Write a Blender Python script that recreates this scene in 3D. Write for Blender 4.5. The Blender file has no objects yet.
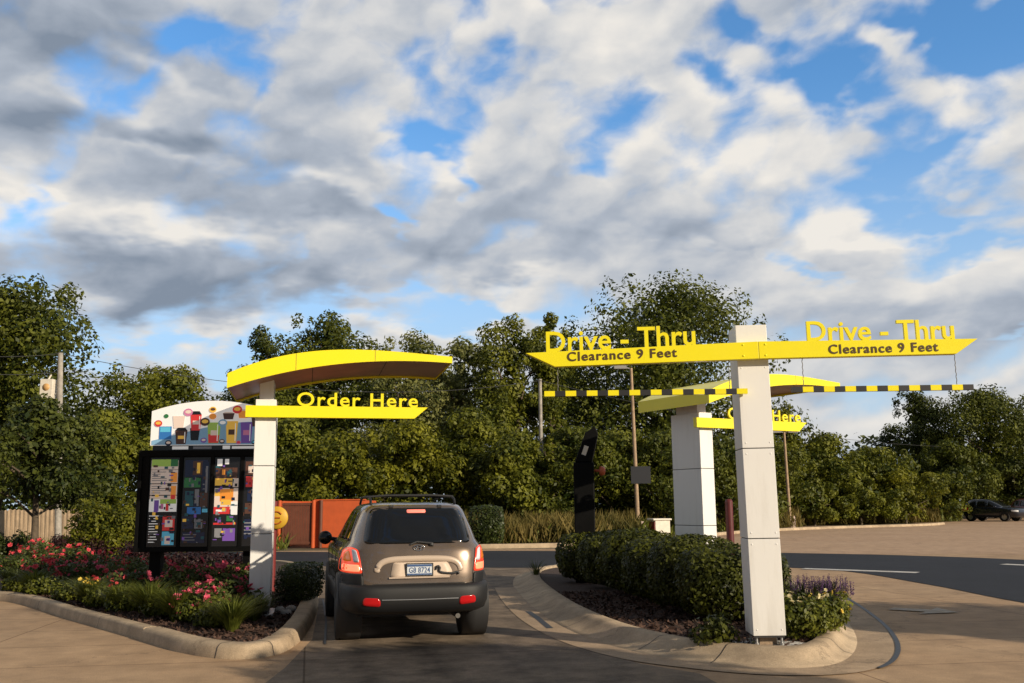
import bpy, math, random
import numpy as np
from mathutils import Vector, Matrix

R = math.radians
C = bpy.context.scene.collection
sc = bpy.context.scene

# ------------------------------------------------------------------ camera
CAM = Vector((0, 0, 1.62))
F_PX, PITCH, ROLL = 950.0, R(9.74), R(-0.5)
cam_rot = Matrix.Rotation(R(90) + PITCH, 3, 'X') @ Matrix.Rotation(ROLL, 3, 'Z')
cd = bpy.data.cameras.new('camera'); cam = bpy.data.objects.new('camera', cd); C.objects.link(cam)
cd.sensor_width = 36.0; cd.lens = F_PX / 1024 * 36; cd.clip_start = 0.1; cd.clip_end = 3000
cam.matrix_world = Matrix.Translation(CAM) @ cam_rot.to_4x4()
sc.camera = cam

def ray(px, py):
    return cam_rot @ Vector(((px - 512) / F_PX, -(py - 341.5) / F_PX, -1))
def gp(px, py, z=0.0):
    """point of the horizontal plane at height z seen at that pixel"""
    d = ray(px, py); t = (z - CAM.z) / d.z
    p = CAM + d * t
    return Vector((p.x, p.y, z))
def at(px, py, y):
    """point at distance y ahead"""
    d = ray(px, py); return CAM + d * (y / d.y)

# ------------------------------------------------------------------ materials
def mat(name, col, rough=0.6, metal=0.0, var=0.0, vscale=8.0, bump=0.0, bscale=60.0, spec=0.5,
        emit=None, estr=0.0, col2=None, coat=0.0, coord='Object'):
    m = bpy.data.materials.new(name); m.use_nodes = True
    nt = m.node_tree; b = nt.nodes['Principled BSDF']
    b.inputs['Base Color'].default_value = (*col, 1); b.inputs['Roughness'].default_value = rough
    b.inputs['Metallic'].default_value = metal; b.inputs['Specular IOR Level'].default_value = spec
    if coat: b.inputs['Coat Weight'].default_value = coat; b.inputs['Coat Roughness'].default_value = 0.06
    if emit: b.inputs['Emission Color'].default_value = (*emit, 1); b.inputs['Emission Strength'].default_value = estr
    tc = nt.nodes.new('ShaderNodeTexCoord')
    if var > 0 or col2:
        n = nt.nodes.new('ShaderNodeTexNoise'); n.inputs['Scale'].default_value = vscale; n.inputs['Detail'].default_value = 6
        n.inputs['Roughness'].default_value = 0.65
        nt.links.new(tc.outputs[coord], n.inputs['Vector'])
        r = nt.nodes.new('ShaderNodeValToRGB')
        c2 = col2 or tuple(min(1, c * (1 + var)) for c in col)
        c1 = col if col2 else tuple(c * (1 - var) for c in col)
        r.color_ramp.elements[0].position = 0.32; r.color_ramp.elements[1].position = 0.68
        r.color_ramp.elements[0].color = (*c1, 1); r.color_ramp.elements[1].color = (*c2, 1)
        nt.links.new(n.outputs['Fac'], r.inputs['Fac']); nt.links.new(r.outputs['Color'], b.inputs['Base Color'])
        rr = nt.nodes.new('ShaderNodeMapRange'); rr.inputs['To Min'].default_value = max(0.02, rough - 0.1); rr.inputs['To Max'].default_value = min(1, rough + 0.1)
        nt.links.new(n.outputs['Fac'], rr.inputs['Value']); nt.links.new(rr.outputs['Result'], b.inputs['Roughness'])
    if bump > 0:
        n2 = nt.nodes.new('ShaderNodeTexNoise'); n2.inputs['Scale'].default_value = bscale; n2.inputs['Detail'].default_value = 5
        nt.links.new(tc.outputs[coord], n2.inputs['Vector'])
        bp = nt.nodes.new('ShaderNodeBump'); bp.inputs['Strength'].default_value = bump; bp.inputs['Distance'].default_value = 0.02
        nt.links.new(n2.outputs['Fac'], bp.inputs['Height']); nt.links.new(bp.outputs['Normal'], b.inputs['Normal'])
    return m

def leaf_mat(name, dark, light, trans=0.25, rough=0.55, nscale=0.6):
    m = bpy.data.materials.new(name); m.use_nodes = True
    nt = m.node_tree; b = nt.nodes['Principled BSDF']; out = nt.nodes['Material Output']
    g = nt.nodes.new('ShaderNodeNewGeometry'); tc = nt.nodes.new('ShaderNodeTexCoord')
    n = nt.nodes.new('ShaderNodeTexNoise'); n.inputs['Scale'].default_value = nscale; n.inputs['Detail'].default_value = 3
    nt.links.new(tc.outputs['Object'], n.inputs['Vector'])
    mx = nt.nodes.new('ShaderNodeMath'); mx.operation = 'MULTIPLY_ADD'; mx.inputs[1].default_value = 0.45
    ad = nt.nodes.new('ShaderNodeMath'); ad.operation = 'MULTIPLY_ADD'; ad.inputs[1].default_value = 1.7; ad.inputs[2].default_value = -0.6
    nt.links.new(n.outputs['Fac'], ad.inputs[0])
    nt.links.new(g.outputs['Random Per Island'], mx.inputs[0]); nt.links.new(ad.outputs[0], mx.inputs[2])
    r = nt.nodes.new('ShaderNodeValToRGB')
    r.color_ramp.elements[0].color = (*dark, 1); r.color_ramp.elements[1].color = (*light, 1)
    r.color_ramp.elements[0].position = 0.15; r.color_ramp.elements[1].position = 0.9
    nt.links.new(mx.outputs[0], r.inputs['Fac']); nt.links.new(r.outputs['Color'], b.inputs['Base Color'])
    b.inputs['Roughness'].default_value = rough; b.inputs['Specular IOR Level'].default_value = 0.3
    t = nt.nodes.new('ShaderNodeBsdfTranslucent'); nt.links.new(r.outputs['Color'], t.inputs['Color'])
    ms = nt.nodes.new('ShaderNodeMixShader'); ms.inputs[0].default_value = trans
    nt.links.new(b.outputs[0], ms.inputs[1]); nt.links.new(t.outputs[0], ms.inputs[2]); nt.links.new(ms.outputs[0], out.inputs['Surface'])
    return m

def concrete_mat(name, c1, c2, joints=None, ang=0.0, stain=0.5, tracks=None):
    m = bpy.data.materials.new(name); m.use_nodes = True
    nt = m.node_tree; b = nt.nodes['Principled BSDF']; L = nt.links.new
    tc = nt.nodes.new('ShaderNodeTexCoord')
    mp = nt.nodes.new('ShaderNodeMapping'); mp.inputs['Rotation'].default_value = (0, 0, ang); L(tc.outputs['Object'], mp.inputs['Vector'])
    def noise(s, d, r=0.6):
        n = nt.nodes.new('ShaderNodeTexNoise'); n.inputs['Scale'].default_value = s; n.inputs['Detail'].default_value = d; n.inputs['Roughness'].default_value = r
        L(mp.outputs[0], n.inputs['Vector']); return n
    big, mid, fine = noise(0.28, 5), noise(2.2, 6, 0.7), noise(70, 3)
    r = nt.nodes.new('ShaderNodeValToRGB'); e = r.color_ramp.elements
    e[0].position, e[1].position = 0.3, 0.72; e[0].color = (*c1, 1); e[1].color = (*c2, 1)
    L(big.outputs['Fac'], r.inputs['Fac'])
    def mul(a, fac_node, lo, hi, f0, f1):
        mr = nt.nodes.new('ShaderNodeMapRange'); mr.inputs['From Min'].default_value = lo; mr.inputs['From Max'].default_value = hi
        mr.inputs['To Min'].default_value = f0; mr.inputs['To Max'].default_value = f1
        L(fac_node, mr.inputs['Value'])
        x = nt.nodes.new('ShaderNodeMix'); x.data_type = 'RGBA'; x.blend_type = 'MULTIPLY'; x.inputs[0].default_value = 1
        L(a, x.inputs[6]); L(mr.outputs[0], x.inputs[7]); return x.outputs[2]
    col = mul(r.outputs['Color'], mid.outputs['Fac'], 0.3, 0.7, 1 - stain * 0.55, 1 + stain * 0.25)
    col = mul(col, fine.outputs['Fac'], 0.3, 0.7, 0.82, 1.15)
    if joints:
        br = nt.nodes.new('ShaderNodeTexBrick'); L(mp.outputs[0], br.inputs['Vector'])
        br.offset = 0.0; br.inputs['Scale'].default_value = 1; br.inputs['Mortar Size'].default_value = 0.012; br.inputs['Mortar Smooth'].default_value = 0.3
        br.inputs['Brick Width'].default_value = joints[0]; br.inputs['Row Height'].default_value = joints[1]
        br.inputs['Color1'].default_value = (1, 1, 1, 1); br.inputs['Color2'].default_value = (0.86, 0.86, 0.86, 1); br.inputs['Mortar'].default_value = (0.42, 0.38, 0.34, 1)
        x = nt.nodes.new('ShaderNodeMix'); x.data_type = 'RGBA'; x.blend_type = 'MULTIPLY'; x.inputs[0].default_value = 1
        L(col, x.inputs[6]); L(br.outputs['Color'], x.inputs[7]); col = x.outputs[2]
    if tracks is not None:
        sp = nt.nodes.new('ShaderNodeSeparateXYZ'); L(mp.outputs[0], sp.inputs[0])
        def band(x0, w_, k_):
            nonlocal col
            s1 = nt.nodes.new('ShaderNodeMath'); s1.operation = 'SUBTRACT'; L(sp.outputs[0], s1.inputs[0]); s1.inputs[1].default_value = x0
            s2 = nt.nodes.new('ShaderNodeMath'); s2.operation = 'ABSOLUTE'; L(s1.outputs[0], s2.inputs[0])
            s3 = nt.nodes.new('ShaderNodeMath'); s3.operation = 'MULTIPLY_ADD'; L(mid.outputs['Fac'], s3.inputs[0]); s3.inputs[1].default_value = w_ * 1.6; L(s2.outputs[0], s3.inputs[2])
            col = mul(col, s3.outputs[0], w_ * .7, w_ * 2.0, k_, 1.0)
        for x0 in (tracks - .76, tracks + .76): band(x0, .17, .66)
        band(tracks, .24, .55)
    # cracks
    vo = nt.nodes.new('ShaderNodeTexVoronoi'); vo.feature = 'DISTANCE_TO_EDGE'; vo.inputs['Scale'].default_value = 0.22
    wv = nt.nodes.new('ShaderNodeVectorMath'); wv.operation = 'MULTIPLY_ADD'; wv.inputs[1].default_value = (1.6, 1.6, 0)
    L(mid.outputs['Color'], wv.inputs[0]); L(mp.outputs[0], wv.inputs[2]); L(wv.outputs[0], vo.inputs['Vector'])
    col = mul(col, vo.outputs['Distance'], 0.0, 0.006, 0.6, 1.0)
    L(col, b.inputs['Base Color']); b.inputs['Roughness'].default_value = 0.8; b.inputs['Specular IOR Level'].default_value = 0.25
    ad = nt.nodes.new('ShaderNodeMath'); ad.operation = 'ADD'; L(mid.outputs['Fac'], ad.inputs[0]); L(fine.outputs['Fac'], ad.inputs[1])
    bp = nt.nodes.new('ShaderNodeBump'); bp.inputs['Strength'].default_value = 0.25; bp.inputs['Distance'].default_value = 0.015
    L(ad.outputs[0], bp.inputs['Height']); L(bp.outputs['Normal'], b.inputs['Normal'])
    return m

M = {}
M['lot'] = concrete_mat('lot_concrete', (0.42, 0.275, 0.160), (0.50, 0.345, 0.21), (4.6, 1.55), R(-8))
M['lane'] = concrete_mat('lane_concrete', (0.19, 0.145, 0.105), (0.29, 0.22, 0.155), (9.0, 3.6), R(-12), 1.1, 1.35)
M['farlot'] = concrete_mat('far_lot_asphalt', (0.43, 0.285, 0.18), (0.50, 0.345, 0.225), None, 0, 0.5)
M['shaded_asphalt'] = concrete_mat('shaded_asphalt', (0.012, 0.014, 0.020), (0.022, 0.024, 0.032), None, 0, 0.5)  # dark surface, with the shade over the cross lane put into its colour
M['kerb'] = concrete_mat('kerb_concrete', (0.44, 0.33, 0.22), (0.53, 0.415, 0.285), None, 0, 0.7)
M['apron'] = concrete_mat('apron_concrete', (0.38, 0.275, 0.18), (0.46, 0.34, 0.23), None, 0, 0.6)
M['dirt'] = mat('dry_ground', (0.10, 0.085, 0.045), 0.95, var=0.35, vscale=0.8, bump=0.5, bscale=9)
M['mulch'] = mat('mulch', (0.05, 0.028, 0.02), 0.95, var=0.5, vscale=26, bump=1.0, bscale=45)
M['chip'] = leaf_mat('mulch_chips', (0.035, 0.018, 0.013), (0.13, 0.075, 0.055), 0.0, 0.9)
M['paint'] = mat('worn_white_paint', (0.62, 0.60, 0.57), 0.7, col2=(0.40, 0.37, 0.33), vscale=5)
M['seal'] = mat('black_sealant', (0.012, 0.012, 0.013), 0.5, bump=0.3, bscale=30)
M['yellow'] = mat('yellow_paint', (0.90, 0.78, 0.008), 0.38, var=0.05, vscale=2.5, bump=0.04, bscale=40, coat=0.2)
M['white'] = mat('white_panel', (0.80, 0.78, 0.745), 0.42, var=0.05, vscale=2.0, bump=0.03, bscale=15)
def weather(m, col, dirt, amt, splash=False):
    nt = m.node_tree; b = nt.nodes['Principled BSDF']; tc = nt.nodes.new('ShaderNodeTexCoord'); mp = nt.nodes.new('ShaderNodeMapping'); mp.inputs['Scale'].default_value = (5, 5, .6)
    n = nt.nodes.new('ShaderNodeTexNoise'); n.inputs['Scale'].default_value = 1.6; n.inputs['Detail'].default_value = 8; n.inputs['Roughness'].default_value = .7
    nt.links.new(tc.outputs['Object'], mp.inputs[0]); nt.links.new(mp.outputs[0], n.inputs['Vector'])
    r = nt.nodes.new('ShaderNodeValToRGB'); r.color_ramp.elements[0].position = .52; r.color_ramp.elements[1].position = .80
    r.color_ramp.elements[0].color = (*col, 1); r.color_ramp.elements[1].color = (*[c * (1 - amt) + d * amt for c, d in zip(col, dirt)], 1)
    if splash:
        sp = nt.nodes.new('ShaderNodeSeparateXYZ'); nt.links.new(tc.outputs['Object'], sp.inputs[0])
        mr = nt.nodes.new('ShaderNodeMapRange'); nt.links.new(sp.outputs[2], mr.inputs['Value'])
        for k_, v_ in (('From Min', .22), ('From Max', .75), ('To Min', .22), ('To Max', 0.0)): mr.inputs[k_].default_value = v_
        ad = nt.nodes.new('ShaderNodeMath'); nt.links.new(n.outputs['Fac'], ad.inputs[0]); nt.links.new(mr.outputs[0], ad.inputs[1]); nt.links.new(ad.outputs[0], r.inputs[0])
    else: nt.links.new(n.outputs['Fac'], r.inputs[0])
    nt.links.new(r.outputs[0], b.inputs['Base Color'])
weather(M['white'], (0.82, 0.81, 0.79), (0.48, 0.45, 0.40), .34, True); weather(M['yellow'], (0.92, 0.80, 0.008), (0.60, 0.47, 0.03), .14)
M['core'] = mat('dark_core', (0.03, 0.03, 0.032), 0.6)
M['seam'] = mat('yellow_seam', (0.30, 0.24, 0.02), 0.6)
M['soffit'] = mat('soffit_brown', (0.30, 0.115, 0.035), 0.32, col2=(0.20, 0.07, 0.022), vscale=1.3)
M['brown_text'] = mat('brown_lettering', (0.075, 0.04, 0.016), 0.5)
M['black'] = mat('black_paint', (0.004, 0.004, 0.004), 0.6, spec=0.12, var=0.3, vscale=6)
M['bar_black'] = mat('bar_black', (0.02, 0.02, 0.022), 0.5)
M['steel'] = mat('galvanised_steel', (0.50, 0.50, 0.50), 0.4, 0.9, var=0.2, vscale=30)
M['chain'] = mat('chain_steel', (0.16, 0.15, 0.14), 0.5, 0.6)
M['pad'] = mat('footing_concrete', (0.48, 0.46, 0.43), 0.85, var=0.2, vscale=12, bump=0.4, bscale=50)
M['woodpole'] = mat('pole_wood', (0.36, 0.255, 0.165), 0.85, var=0.3, vscale=5, bump=0.4, bscale=30)
M['greypole'] = mat('grey_pole_wood', (0.34, 0.31, 0.27), 0.85, var=0.3, vscale=5, bump=0.4, bscale=30)
M['orange'] = mat('orange_wall', (0.50, 0.085, 0.018), 0.7, var=0.12, vscale=3, bump=0.2, bscale=40)
M['gatebrown'] = mat('gate_brown', (0.13, 0.042, 0.022), 0.6, var=0.15, vscale=5)
M['fence'] = mat('fence_wood', (0.58, 0.42, 0.27), 0.8, var=0.18, vscale=3, bump=0.3, bscale=20)
M['maroon'] = mat('maroon_post', (0.11, 0.018, 0.02), 0.5, var=0.2, vscale=6)
M['redpost'] = mat('red_post', (0.16, 0.014, 0.013), 0.5)
M['signyellow'] = mat('sign_yellow', (0.62, 0.36, 0.03), 0.5)
M['bark'] = mat('bark', (0.10, 0.075, 0.05), 0.9, var=0.4, vscale=6, bump=0.8, bscale=18)
M['wire'] = mat('wire_black', (0.03, 0.03, 0.03), 0.6)
M['greybox'] = mat('lamp_grey', (0.30, 0.29, 0.28), 0.5)
M['darksign'] = mat('sign_back', (0.022, 0.024, 0.03), 0.5)
M['cream'] = mat('cream_metal', (0.72, 0.66, 0.56), 0.5, var=0.1, vscale=6)
M['pinkbase'] = mat('pole_footing', (0.42, 0.32, 0.27), 0.85, var=0.2, vscale=8, bump=0.3)
M['stone'] = mat('stone', (0.35, 0.33, 0.31), 0.85, var=0.3, vscale=9, bump=0.5)
# leaves
M['lf_oak'] = leaf_mat('leaf_dark_green', (0.022, 0.038, 0.005), (0.175, 0.19, 0.020), 0.33)
M['lf_olive'] = leaf_mat('leaf_olive', (0.032, 0.050, 0.005), (0.25, 0.255, 0.024), 0.35)
M['lf_pale'] = leaf_mat('leaf_pale', (0.06, 0.08, 0.022), (0.32, 0.315, 0.095), 0.38)
M['lf_yell'] = leaf_mat('leaf_yellow_green', (0.04, 0.056, 0.005), (0.30, 0.29, 0.022), 0.38)
M['lf_ever'] = leaf_mat('leaf_evergreen', (0.018, 0.032, 0.006), (0.12, 0.138, 0.02), 0.28)
M['lf_hedge'] = leaf_mat('leaf_hedge', (0.018, 0.026, 0.004), (0.115, 0.125, 0.013), 0.28, 0.5, 2.2)
M['lf_box'] = leaf_mat('leaf_box', (0.022, 0.034, 0.008), (0.06, 0.078, 0.015), 0.2, 0.45, 3)
M['lf_rose'] = leaf_mat('leaf_rose', (0.032, 0.05, 0.011), (0.125, 0.15, 0.028), 0.28, 0.5, 3)
M['lf_peren'] = leaf_mat('leaf_perennial', (0.04, 0.056, 0.007), (0.22, 0.23, 0.026), 0.33, 0.5, 3)
M['lf_purple'] = leaf_mat('leaf_burgundy', (0.02, 0.008, 0.009), (0.05, 0.018, 0.018), 0.15, 0.5, 3)
M['blade'] = leaf_mat('grass_blade', (0.05, 0.07, 0.01), (0.21, 0.23, 0.035), 0.33, 0.5, 3)
M['dry'] = leaf_mat('dry_grass', (0.085, 0.078, 0.016), (0.25, 0.18, 0.05), 0.3, 0.7, 0.5)
M['bl_pink'] = leaf_mat('bloom_pink', (0.62, 0.05, 0.12), (0.88, 0.20, 0.28), 0.25, 0.6, 4)
M['bl_red'] = leaf_mat('bloom_red', (0.60, 0.04, 0.06), (0.85, 0.13, 0.15), 0.25, 0.6, 4)
M['bl_yellow'] = leaf_mat('bloom_yellow', (0.72, 0.48, 0.05), (0.85, 0.68, 0.16), 0.25, 0.6, 4)
M['bl_cream'] = leaf_mat('bloom_cream', (0.66, 0.56, 0.26), (0.80, 0.74, 0.50), 0.25, 0.6, 4)
M['bl_violet'] = leaf_mat('bloom_violet', (0.07, 0.03, 0.10), (0.20, 0.11, 0.24), 0.25, 0.6, 4)
# car
M['carpaint'] = mat('bronze_car_paint', (0.175, 0.13, 0.098), 0.28, 0.6, var=0.03, vscale=3, coat=1.0)
M['cladding'] = mat('dark_cladding', (0.010, 0.010, 0.011), 0.6, bump=0.1, bscale=200)
M['glass'] = mat('dark_glass', (0.006, 0.007, 0.009), 0.06, spec=0.6)
M['rubber'] = mat('tyre_rubber', (0.012, 0.012, 0.012), 0.8, bump=0.3, bscale=60)
M['alloy'] = mat('alloy', (0.5, 0.5, 0.5), 0.3, 0.9)
M['chrome'] = mat('chrome', (0.7, 0.7, 0.7), 0.15, 1.0)
M['tail_red'] = mat('tail_lamp_red', (0.5, 0.02, 0.012), 0.15, emit=(1.0, 0.10, 0.04), estr=0.7)
M['tail_hot'] = mat('tail_lamp_bulb', (0.8, 0.2, 0.1), 0.2, emit=(1.0, 0.20, 0.10), estr=1.7)
M['tail_amber'] = mat('tail_lamp_amber', (0.55, 0.14, 0.015), 0.15, emit=(1.0, 0.25, 0.03), estr=0.25)
M['tail_clear'] = mat('tail_lamp_clear', (0.62, 0.66, 0.72), 0.12)
M['reflector'] = mat('red_reflector', (0.42, 0.01, 0.012), 0.15, emit=(1, 0.03, 0.02), estr=0.06)
M['brake'] = mat('brake_light', (0.7, 0.15, 0.1), 0.3, emit=(1.0, 0.25, 0.18), estr=0.9)
M['tan'] = mat('tan_plastic', (0.62, 0.49, 0.38), 0.5, var=0.05, vscale=12)
M['garnish'] = mat('garnish_bronze', (0.52, 0.41, 0.32), 0.35, 0.1, coat=0.3)
M['plate'] = mat('plate_white', (0.62, 0.66, 0.70), 0.4)
M['plate_blue'] = mat('plate_blue', (0.05, 0.10, 0.24), 0.4)
M['navy'] = mat('navy_car_paint', (0.010, 0.014, 0.028), 0.25, 0.2, coat=0.8)
M['wine'] = mat('wine_car_paint', (0.12, 0.018, 0.018), 0.3, 0.2, coat=0.8)
M['headlight'] = mat('headlight', (0.7, 0.7, 0.7), 0.15)

# ------------------------------------------------------------------ mesh helpers
class MB:
    def __init__(s): s.v = []; s.f = []; s.m = []; s.smooth = []
    def add(s, vs, fs, mi=0, sm=False):
        o = len(s.v); s.v += [tuple(v) for v in vs]
        for f in fs: s.f.append(tuple(i + o for i in f)); s.m.append(mi); s.smooth.append(sm)
        return s
    def box(s, c, d, mi=0, rot=None):
        x, y, z = (k / 2 for k in d)
        vs = [Vector(p) for p in [(-x, -y, -z), (x, -y, -z), (x, y, -z), (-x, y, -z), (-x, -y, z), (x, -y, z), (x, y, z), (-x, y, z)]]
        if rot is not None: vs = [rot @ v for v in vs]
        vs = [v + Vector(c) for v in vs]
        return s.add(vs, [(3, 2, 1, 0), (4, 5, 6, 7), (0, 1, 5, 4), (1, 2, 6, 5), (2, 3, 7, 6), (3, 0, 4, 7)], mi)
    def span(s, a, b, mi=0):
        return s.box([(p + q) / 2 for p, q in zip(a, b)], [abs(q - p) for p, q in zip(a, b)], mi)
    def prism_y(s, poly, y0, y1, mi=0):
        """polygon in (x,z), extruded along y"""
        n = len(poly); vs = [(x, y0, z) for x, z in poly] + [(x, y1, z) for x, z in poly]
        fs = [tuple(range(n)), tuple(range(2 * n - 1, n - 1, -1))] + [(i, i + n, (i + 1) % n + n, (i + 1) % n) for i in range(n)]
        return s.add(vs, fs, mi)
    def tube(s, pts, r, n=8, mi=0, caps=True):
        pts = [Vector(p) for p in pts]; rs = r if isinstance(r, (list, tuple)) else [r] * len(pts)
        vs = []; fs = []
        ref = Vector((0.13, 0.31, 0.94))
        for i, p in enumerate(pts):
            t = (pts[min(i + 1, len(pts) - 1)] - pts[max(i - 1, 0)]).normalized()
            rf = ref if abs(t.dot(ref)) < 0.95 else Vector((1, 0, 0))
            a = t.cross(rf).normalized(); b = t.cross(a)
            for k in range(n):
                q = 2 * math.pi * k / n; vs.append(p + (a * math.cos(q) + b * math.sin(q)) * rs[i])
        for i in range(len(pts) - 1):
            for k in range(n):
                fs.append((i * n + k, i * n + (k + 1) % n, (i + 1) * n + (k + 1) % n, (i + 1) * n + k))
        s.add(vs, fs, mi, True)
        if caps:
            o = (len(pts) - 1) * n
            s.add(vs[:n], [tuple(range(n - 1, -1, -1))], mi); s.add(vs[o:o + n], [tuple(range(n))], mi)
        return s
    def lathe(s, prof, n=24, mi=0, axis='z', c=(0, 0, 0)):
        """prof: (r, h) pairs"""
        vs = []; fs = []; c = Vector(c)
        for r, h in prof:
            for k in range(n):
                q = 2 * math.pi * k / n; a, b = r * math.cos(q), r * math.sin(q)
                vs.append(c + (Vector((a, b, h)) if axis == 'z' else Vector((h, a, b)) if axis == 'x' else Vector((b, h, a))))
        for i in range(len(prof) - 1):
            for k in range(n): fs.append((i * n + k, i * n + (k + 1) % n, (i + 1) * n + (k + 1) % n, (i + 1) * n + k))
        return s.add(vs, fs, mi, True)
    def build(s, name, mats, parent=None, bevel=0.0, loc=None, rotz=0.0):
        me = bpy.data.meshes.new(name); me.from_pydata(s.v, [], s.f); me.update()
        for m in (mats if isinstance(mats, (list, tuple)) else [mats]): me.materials.append(m)
        me.polygons.foreach_set('material_index', s.m); me.polygons.foreach_set('use_smooth', s.smooth)
        return link(name, me, parent, bevel, loc, rotz)

def link(name, me, parent=None, bevel=0.0, loc=None, rotz=0.0):
    o = bpy.data.objects.new(name, me); C.objects.link(o)
    if parent is not None: o.parent = parent
    if loc is not None: o.location = loc
    o.rotation_euler = (0, 0, rotz)
    if bevel:
        b = o.modifiers.new('bevel', 'BEVEL'); b.width = bevel; b.segments = 2; b.limit_method = 'ANGLE'; b.angle_limit = R(40)
    return o
def tag(o, label=None, cat=None, group=None, kind=None):
    if label: o['label'] = label
    if cat: o['category'] = cat
    if group: o['group'] = group
    if kind: o['kind'] = kind
    return o
def empty(name, loc, rotz=0.0):
    o = bpy.data.objects.new(name, None); C.objects.link(o); o.location = loc; o.rotation_euler = (0, 0, rotz); o.empty_display_size = 0.2
    return o
def copy_tree(o, parent=None):
    c = o.copy(); C.objects.link(c)
    if parent is not None: c.parent = parent
    for ch in list(o.children): copy_tree(ch, c)
    return c
def structure(o): o['kind'] = 'structure'; return o

def text_mesh(body, width, cap, depth, bold=0.012, spacing=1.05, mi=None):
    """lettering as a mesh: x 0..width, z 0.. (capitals cap high), y 0..-depth facing -Y"""
    cu = bpy.data.curves.new('lettering', 'FONT'); cu.body = body; cu.size = 1; cu.extrude = 0.5; cu.offset = bold; cu.space_character = spacing
    cu.resolution_u = 4
    ob = bpy.data.objects.new('lettering', cu); C.objects.link(ob)
    dg = bpy.context.evaluated_depsgraph_get(); dg.update()
    me = bpy.data.meshes.new_from_object(ob.evaluated_get(dg))
    C.objects.unlink(ob); bpy.data.objects.remove(ob); bpy.data.curves.remove(cu)
    n = len(me.vertices); co = np.empty(n * 3, 'f'); me.vertices.foreach_get('co', co); co = co.reshape(-1, 3)
    x0, x1 = co[:, 0].min(), co[:, 0].max(); capz = co[:, 1].max()
    out = np.empty_like(co)
    out[:, 0] = (co[:, 0] - x0) / (x1 - x0) * width; out[:, 2] = co[:, 1] / capz * cap; out[:, 1] = -(co[:, 2] + 0.5) * depth
    me.vertices.foreach_set('co', out.ravel()); me.update()
    return me
def text_obj(name, body, width, cap, depth, m, parent, loc, part='letter', slope=0.0, **k):
    """every letter a part of its own"""
    me = text_mesh(body, width, cap, depth, **k); n = len(me.vertices)
    co = np.empty(n * 3, 'f'); me.vertices.foreach_get('co', co); co = co.reshape(-1, 3)
    par = list(range(n))
    def find(i):
        while par[i] != i: par[i] = par[par[i]]; i = par[i]
        return i
    for e in me.edges: par[find(e.vertices[0])] = find(e.vertices[1])
    isl = {}
    for i in range(n): isl.setdefault(find(i), []).append(i)
    iv = sorted(((co[v, 0].min(), co[v, 0].max(), v) for v in map(np.array, isl.values())), key=lambda q: (q[0], q[1]))
    groups = []
    for x0, x1, v in iv:
        if groups and x0 < groups[-1][1] - 1e-4 and min(x1, groups[-1][1]) - x0 > .45 * min(x1 - x0, groups[-1][1] - groups[-1][0]):
            g = groups[-1]; g[1] = max(g[1], x1); g[2].append(v)
        else: groups.append([x0, x1, [v]])
    polys = [tuple(p.vertices) for p in me.polygons]
    for x0, x1, vv in groups:
        ids = np.concatenate(vv); mp_ = {int(i): j for j, i in enumerate(ids)}
        b = MB(); b.add([(co[i, 0] - x0, co[i, 1], co[i, 2]) for i in ids], [tuple(mp_[i] for i in p) for p in polys if p[0] in mp_])
        b.build(part, m, parent, 0, (loc[0] + float(x0), loc[1], loc[2] + slope * float(x0)))
    bpy.data.meshes.remove(me)

def quads_mesh(name, P, T, B, m, tri=False):
    """diamond leaves: centre P, half axes T, B (n,3)"""
    n = len(P); co = np.stack([P + T, P + B, P - T, P - B], 1).reshape(-1, 3).astype('f')
    me = bpy.data.meshes.new(name); me.vertices.add(4 * n); me.vertices.foreach_set('co', co.ravel())
    me.loops.add(4 * n); me.loops.foreach_set('vertex_index', np.arange(4 * n, dtype='i'))
    me.polygons.add(n); me.polygons.foreach_set('loop_start', np.arange(0, 4 * n, 4, dtype='i'))
    try: me.polygons.foreach_set('loop_total', np.full(n, 4, 'i'))
    except Exception: pass
    me.update(calc_edges=True); me.validate(); me.materials.append(m)
    return me
def unit(a): return a / (np.linalg.norm(a, axis=1, keepdims=True) + 1e-9)

def leaf_cloud(blobs, n, size, rng, inner=0.3, zmin=None, jag=0.22, asp=0.55, up=0.25, box=0.0):
    """blobs (k,6): centre, radii -> P,T,B of n leaves"""
    blobs = np.asarray(blobs, float); w = (blobs[:, 3] * blobs[:, 4] + blobs[:, 3] * blobs[:, 5]) ; w = w / w.sum()
    k = rng.choice(len(blobs), n, p=w); d = unit(rng.normal(size=(n, 3)))
    d0 = d; d = d / np.max(np.abs(d), axis=1, keepdims=True) ** box
    rad = 1 - np.abs(rng.normal(size=n)) * jag + rng.random(n) * jag * 0.5
    ins = rng.random(n) < inner; rad[ins] = rng.random(ins.sum()) ** 0.5 * 0.85
    P = blobs[k, :3] + d * blobs[k, 3:] * rad[:, None]
    N = unit(d0 * 1.0 + rng.normal(size=(n, 3)) * 0.45 + np.array([0, 0, up])); t = unit(np.cross(N, rng.normal(size=(n, 3)))); b = np.cross(N, t)
    s = size * (0.55 + 0.9 * rng.random(n))[:, None]
    if zmin is not None:
        q = P[:, 2] > zmin; P, t, b, s = P[q], t[q], b[q], s[q]
    return P, t * s * 0.5, b * s * 0.5 * asp

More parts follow.
